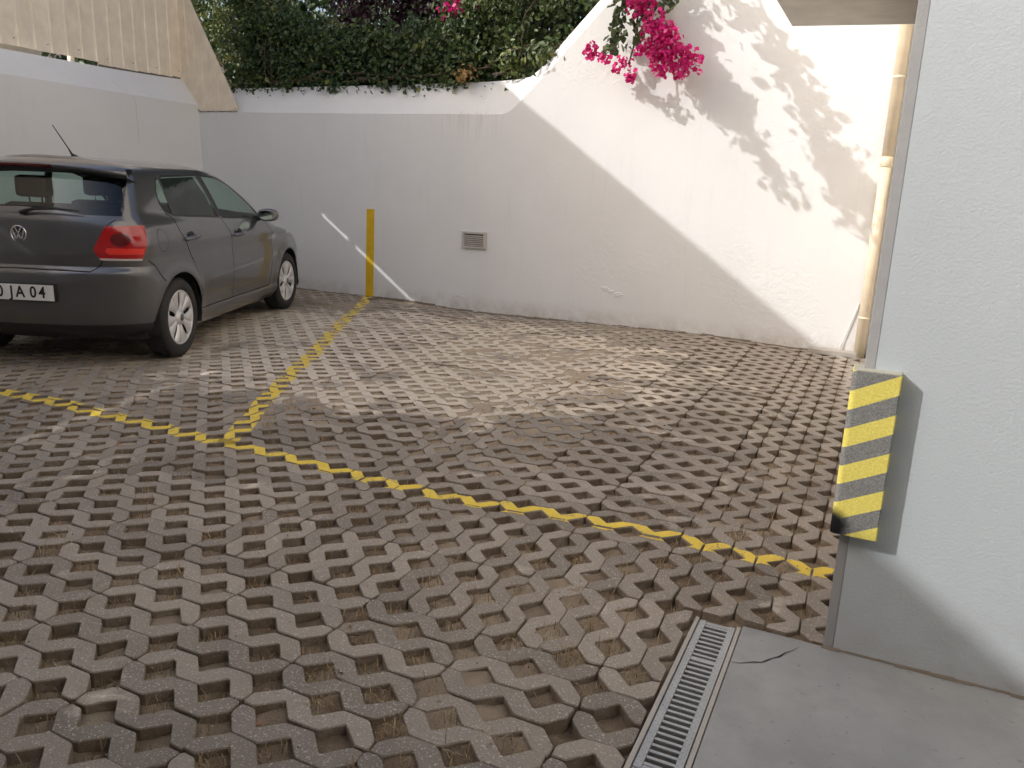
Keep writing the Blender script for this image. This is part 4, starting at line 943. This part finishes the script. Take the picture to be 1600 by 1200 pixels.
        # arch liners
        for hx_, hz_ in HUBS:
            mb = MB(); n = 30; A = np.linspace(-.25, math.pi + .25, n)
            for a in A:
                for yy in (.832, .50): mb.V.append((hx_ + .345 * math.cos(a), s_ * (yy * (.985 if yy > .6 else 1)), hz_ + .345 * math.sin(a)))
            for i in range(n - 1): mb.F.append((2 * i, 2 * i + 1, 2 * i + 3, 2 * i + 2))
            mb.add([(hx_ + .36 * math.cos(a), s_ * .50, hz_ + .36 * math.sin(a)) for a in np.linspace(-.1, math.pi + .1, 24)], [tuple(range(24))]); mb.build('wheel_arch_liner', M['black'], root, True)
    # wheels
    def wheel(hx_, s_, steer=0):
        y0 = s_ * .725; wr = empty('wheel', (hx_, y0, .298)); wr.parent = root; wr.rotation_euler = (0, random.uniform(0, 6), steer) if s_ < 0 else (0, random.uniform(0, 6), math.pi + steer)
        o = -1; prof = [(.205, .070), (.212, .088), (.235, .096), (.262, .095), (.283, .086), (.2945, .070), (.2985, .045), (.3, .02), (.3, -.02), (.2985, -.045), (.2945, -.070), (.283, -.086), (.25, -.095), (.205, -.085)]
        mb = MB().lathe([(r, -h) for r, h in prof], 56); ty = mb.build('tyre', M['rubber'], wr, True)
        gr = MB()
        for k in range(60):
            a = 2 * math.pi * k / 60
            for sg in (-1, 1):
                Mx = Matrix.Rotation(a, 4, 'Y') @ Matrix.Translation((.2995, sg * .045, 0)); gr.box((0, 0, 0), (.006, .055, .017), Mx)
        tr_ = gr.build('tread_blocks', M['rubber'], wr); tag(tr_, kind='stuff')
        # wheel cover: blades round a hub over a dark dish
        MB().lathe([(.212, -.078), (.206, -.086), (.196, -.086), (.190, -.078), (.188, -.06)], 56).build('rim_ring', silver, wr, True)
        MB().lathe([(.19, -.055), (.12, -.045), (.0005, -.045)], 40).build('dark_dish', M['black'], wr, True)
        for k in range(10):
            a = 2 * math.pi * k / 10; Mx = Matrix.Rotation(a, 4, 'Y'); mb = MB(); rows = []; bend = .10 if k % 2 else -.10
            for i, (r, hw, h) in enumerate(((.045, .0125, .074), (.075, .020, .079), (.11, .0295, .082), (.15, .041, .083), (.18, .0495, .0835), (.1985, .056, .0835))):
                sh_ = bend * .13 * math.sin(math.pi * (r - .045) / .155)
                rows.append([(r, -(h - .012), -hw + sh_), (r, -h + .003, -hw + .004 + sh_), (r, -h - .002, sh_), (r, -h + .003, hw - .004 + sh_), (r, -(h - .012), hw + sh_)])
            for rw in rows: mb.V += [tuple(Mx @ Vector(v)) for v in rw]
            for i in range(len(rows) - 1):
                for j in range(4): mb.F.append((i * 5 + j, i * 5 + j + 1, (i + 1) * 5 + j + 1, (i + 1) * 5 + j))
            mb.build('spoke', silver, wr, True)
        MB().lathe([(.06, -.066), (.058, -.082), (.04, -.088), (.034, -.092), (.0005, -.092)], 32).build('hub_disc', silver, wr, True)
        MB().lathe([(.028, -.0925), (.0275, -.095), (.0005, -.0955)], 24).build('hub_cap', plain('hub_cap_grey', (.16, .16, .165), .35, .4), wr, True)
    for hx_ in (.663, 3.133):
        for s_ in (-1, 1): wheel(hx_, s_, 0 if hx_ < 1 else R(-3))
    # roof spoiler with the high stop lamp
    sp = MB(); ws = np.linspace(-1, 1, 33); rows = []
    for u in ws:
        w_ = u * .655; e = abs(u); xt = .205 + .105 * e ** 3; zt_ = 1.408 - .050 * e ** 2.4; zf = 1.455 - .066 * e ** 2.2
        rows.append([(.52, w_, zf + .003), (.40, w_, zf * .72 + zt_ * .28 + .010), (.30, w_, zf * .36 + zt_ * .64 + .010), (xt + .012, w_, zt_ + .003), (xt, w_, zt_ - .006), (xt + .008, w_, zt_ - .030), (xt + .06, w_, zt_ - .046), (xt + .13, w_, zt_ - .06)])
    for r in rows: sp.V += r
    for i in range(32):
        for j in range(7): sp.F.append((i * 8 + j, i * 8 + j + 1, (i + 1) * 8 + j + 1, (i + 1) * 8 + j))
    spo = sp.build('roof_spoiler', paint, root, True)
    st = MB(); W3 = np.linspace(-.19, .19, 13)
    for w_ in W3:
        e = abs(w_ / .655); xt = .205 + .105 * e ** 3; zt_ = 1.408 - .05 * e ** 2.4; st.V += [(xt - .0015, w_, zt_ - .010), (xt + .0045, w_, zt_ - .028), (xt + .012, w_, zt_ - .030)]
    for i in range(12): st.F += [(i * 3, i * 3 + 1, (i + 1) * 3 + 1, (i + 1) * 3), (i * 3 + 1, i * 3 + 2, (i + 1) * 3 + 2, (i + 1) * 3 + 1)]
    st.build('high_stop_lamp', redk, spo, True)
    # antenna, wiper
    an = MB().tube([(.69, -.08, 1.452), (.665, -.08, 1.462), (.64, -.08, 1.478), (.60, -.08, 1.52), (.44, -.08, 1.668)], [.022, .018, .008, .0045, .003], 8).build('antenna', M['black'], root, True)
    wp = MB().tube([(.083, -.02, 1.075), (.078, -.12, 1.105), (.073, -.26, 1.110), (.075, -.42, 1.100)], [.016, .012, .009, .006], 8).build('rear_wiper', M['black'], root, True)
    MB().tube([(.07, .14, 1.118), (.066, 0, 1.124), (.071, -.2, 1.118), (.082, -.43, 1.096)], .006, 6).build('wiper_blade', M['black'], wp, True)
    # badge: ring with stacked letters
    bz, bx = .932, XR(.932) - .006; bd_ = empty('badge', (bx, 0, bz)); bd_.parent = root
    rg_ = MB().lathe([(.047, .004), (.0485, -.004), (.055, -.006), (.0575, -.002), (.057, .006)], 40); rg_.V = [(v[1], v[0], v[2]) for v in rg_.V]; rg_.build('badge_ring', chrome, bd_, True)
    dk_ = MB().lathe([(.048, .001), (.0005, .001)], 32); dk_.V = [(v[1], v[0], v[2]) for v in dk_.V]; dk_.build('badge_field', M['black'], bd_)
    def stroke(pts):
        mb = MB()
        for i in range(len(pts) - 1):
            p, q = np.array(pts[i]), np.array(pts[i + 1]); d = (q - p) / np.linalg.norm(q - p); nn_ = np.array([-d[1], d[0]]) * .0045; p = p - d * .002; q = q + d * .002
            mb.prism([(-.004, -a_[0], a_[1]) for a_ in (p - nn_, q - nn_, q + nn_, p + nn_)], (0, 0, 0), (.006, 0, 0))
        mb.build('badge_letter', chrome, bd_)
    stroke([(-.021, .042), (0, .004), (.021, .042)]); stroke([(-.040, .025), (-.019, -.042), (0, -.004), (.019, -.042), (.040, .025)])
    # number plate
    pz, px_ = .545, XR(.545) - .012; pl = empty('number_plate', (px_, .0, pz)); pl.parent = root
    MB().box((.004, 0, 0), (.012, .535, .125)).build('plate_holder', M['black'], pl, bevel=.003); MB().box((-.0045, 0, 0), (.006, .515, .108)).build('plate', platew, pl, bevel=.002)
    for txt, yy in (('0', .118), ('J', .037), ('A', -.024), ('0', -.115), ('4', -.178)):
        cu = bpy.data.curves.new('t', 'FONT'); cu.body = txt; cu.size = .108; cu.extrude = .0008; cu.align_x = 'CENTER'; cu.align_y = 'CENTER'; cu.offset = .0022
        to = bpy.data.objects.new('t', cu); COL.objects.link(to); me = bpy.data.meshes.new_from_object(to); bpy.data.objects.remove(to); me.materials.append(plateb)
        o = bpy.data.objects.new('plate_letter', me); COL.objects.link(o); o.parent = pl; o.location = (-.0086, yy, 0); o.rotation_euler = (R(90), 0, R(-90)); o.scale = (.86, 1, 1)
    # underside and cabin
    MB().prism([(.3, -.72, 0), (3.8, -.72, 0), (3.8, .72, 0), (.3, .72, 0)], (0, 0, .19), (0, 0, .24)).build('underbody', M['black'], root)
    MB().prism([(.45, 0, .62), (.45, 0, .98), (.75, 0, .98), (.95, 0, .60), (2.6, 0, .5), (2.75, 0, .93), (3.0, 0, .93), (3.0, 0, .4), (.6, 0, .4)], (0, -.66, 0), (0, .66, 0)).build('cabin_trim', seatm, root)
    def seat(x, y, back, wd, hr=True):
        so_ = empty('seat', (x, y, .5)); so_.parent = root
        P = [(0, 0, 0), (.5, 0, .04), (.5, 0, .16), (.08, 0, .12), (-back, 0, .62), (-back - .10, 0, .60), (-.06, 0, .0)]
        MB().prism(P, (0, -wd / 2, 0), (0, wd / 2, 0)).build('cushion', seatm, so_, bevel=.03)
        if hr:
            for yy in ((0,) if wd < .8 else (-.36, .36)):
                h = MB().box((-back - .06, yy, .735), (.10, .26, .165)).build('headrest', seatm, so_, bevel=.035)
                for q in (-.05, .05): MB().tube([(-back - .05, yy + q, .58), (-back - .055, yy + q, .68)], .007, 6).build('headrest_post', chrome, so_)
    seat(1.05, 0, .16, 1.2); seat(1.95, -.36, .16, .52); seat(1.95, .36, .16, .52)
    MB().lathe([(.18, -.012), (.193, 0), (.18, .012), (.168, 0), (.18, -.012)], 28).build('steering_wheel', M['black'], root, True)
    bpy.data.objects['steering_wheel'].location = (2.5, .36, .98); bpy.data.objects['steering_wheel'].rotation_euler = (0, 0, R(90))
    # front lamps
    for s_ in (-1, 1): MB().prism([(3.50, s_ * .62, .66), (3.72, s_ * .66, .62), (3.86, s_ * .50, .60), (3.84, s_ * .40, .68), (3.60, s_ * .60, .76)], (0, 0, 0), (.012, s_ * .02, .01)).build('headlight', clear, root)
car()
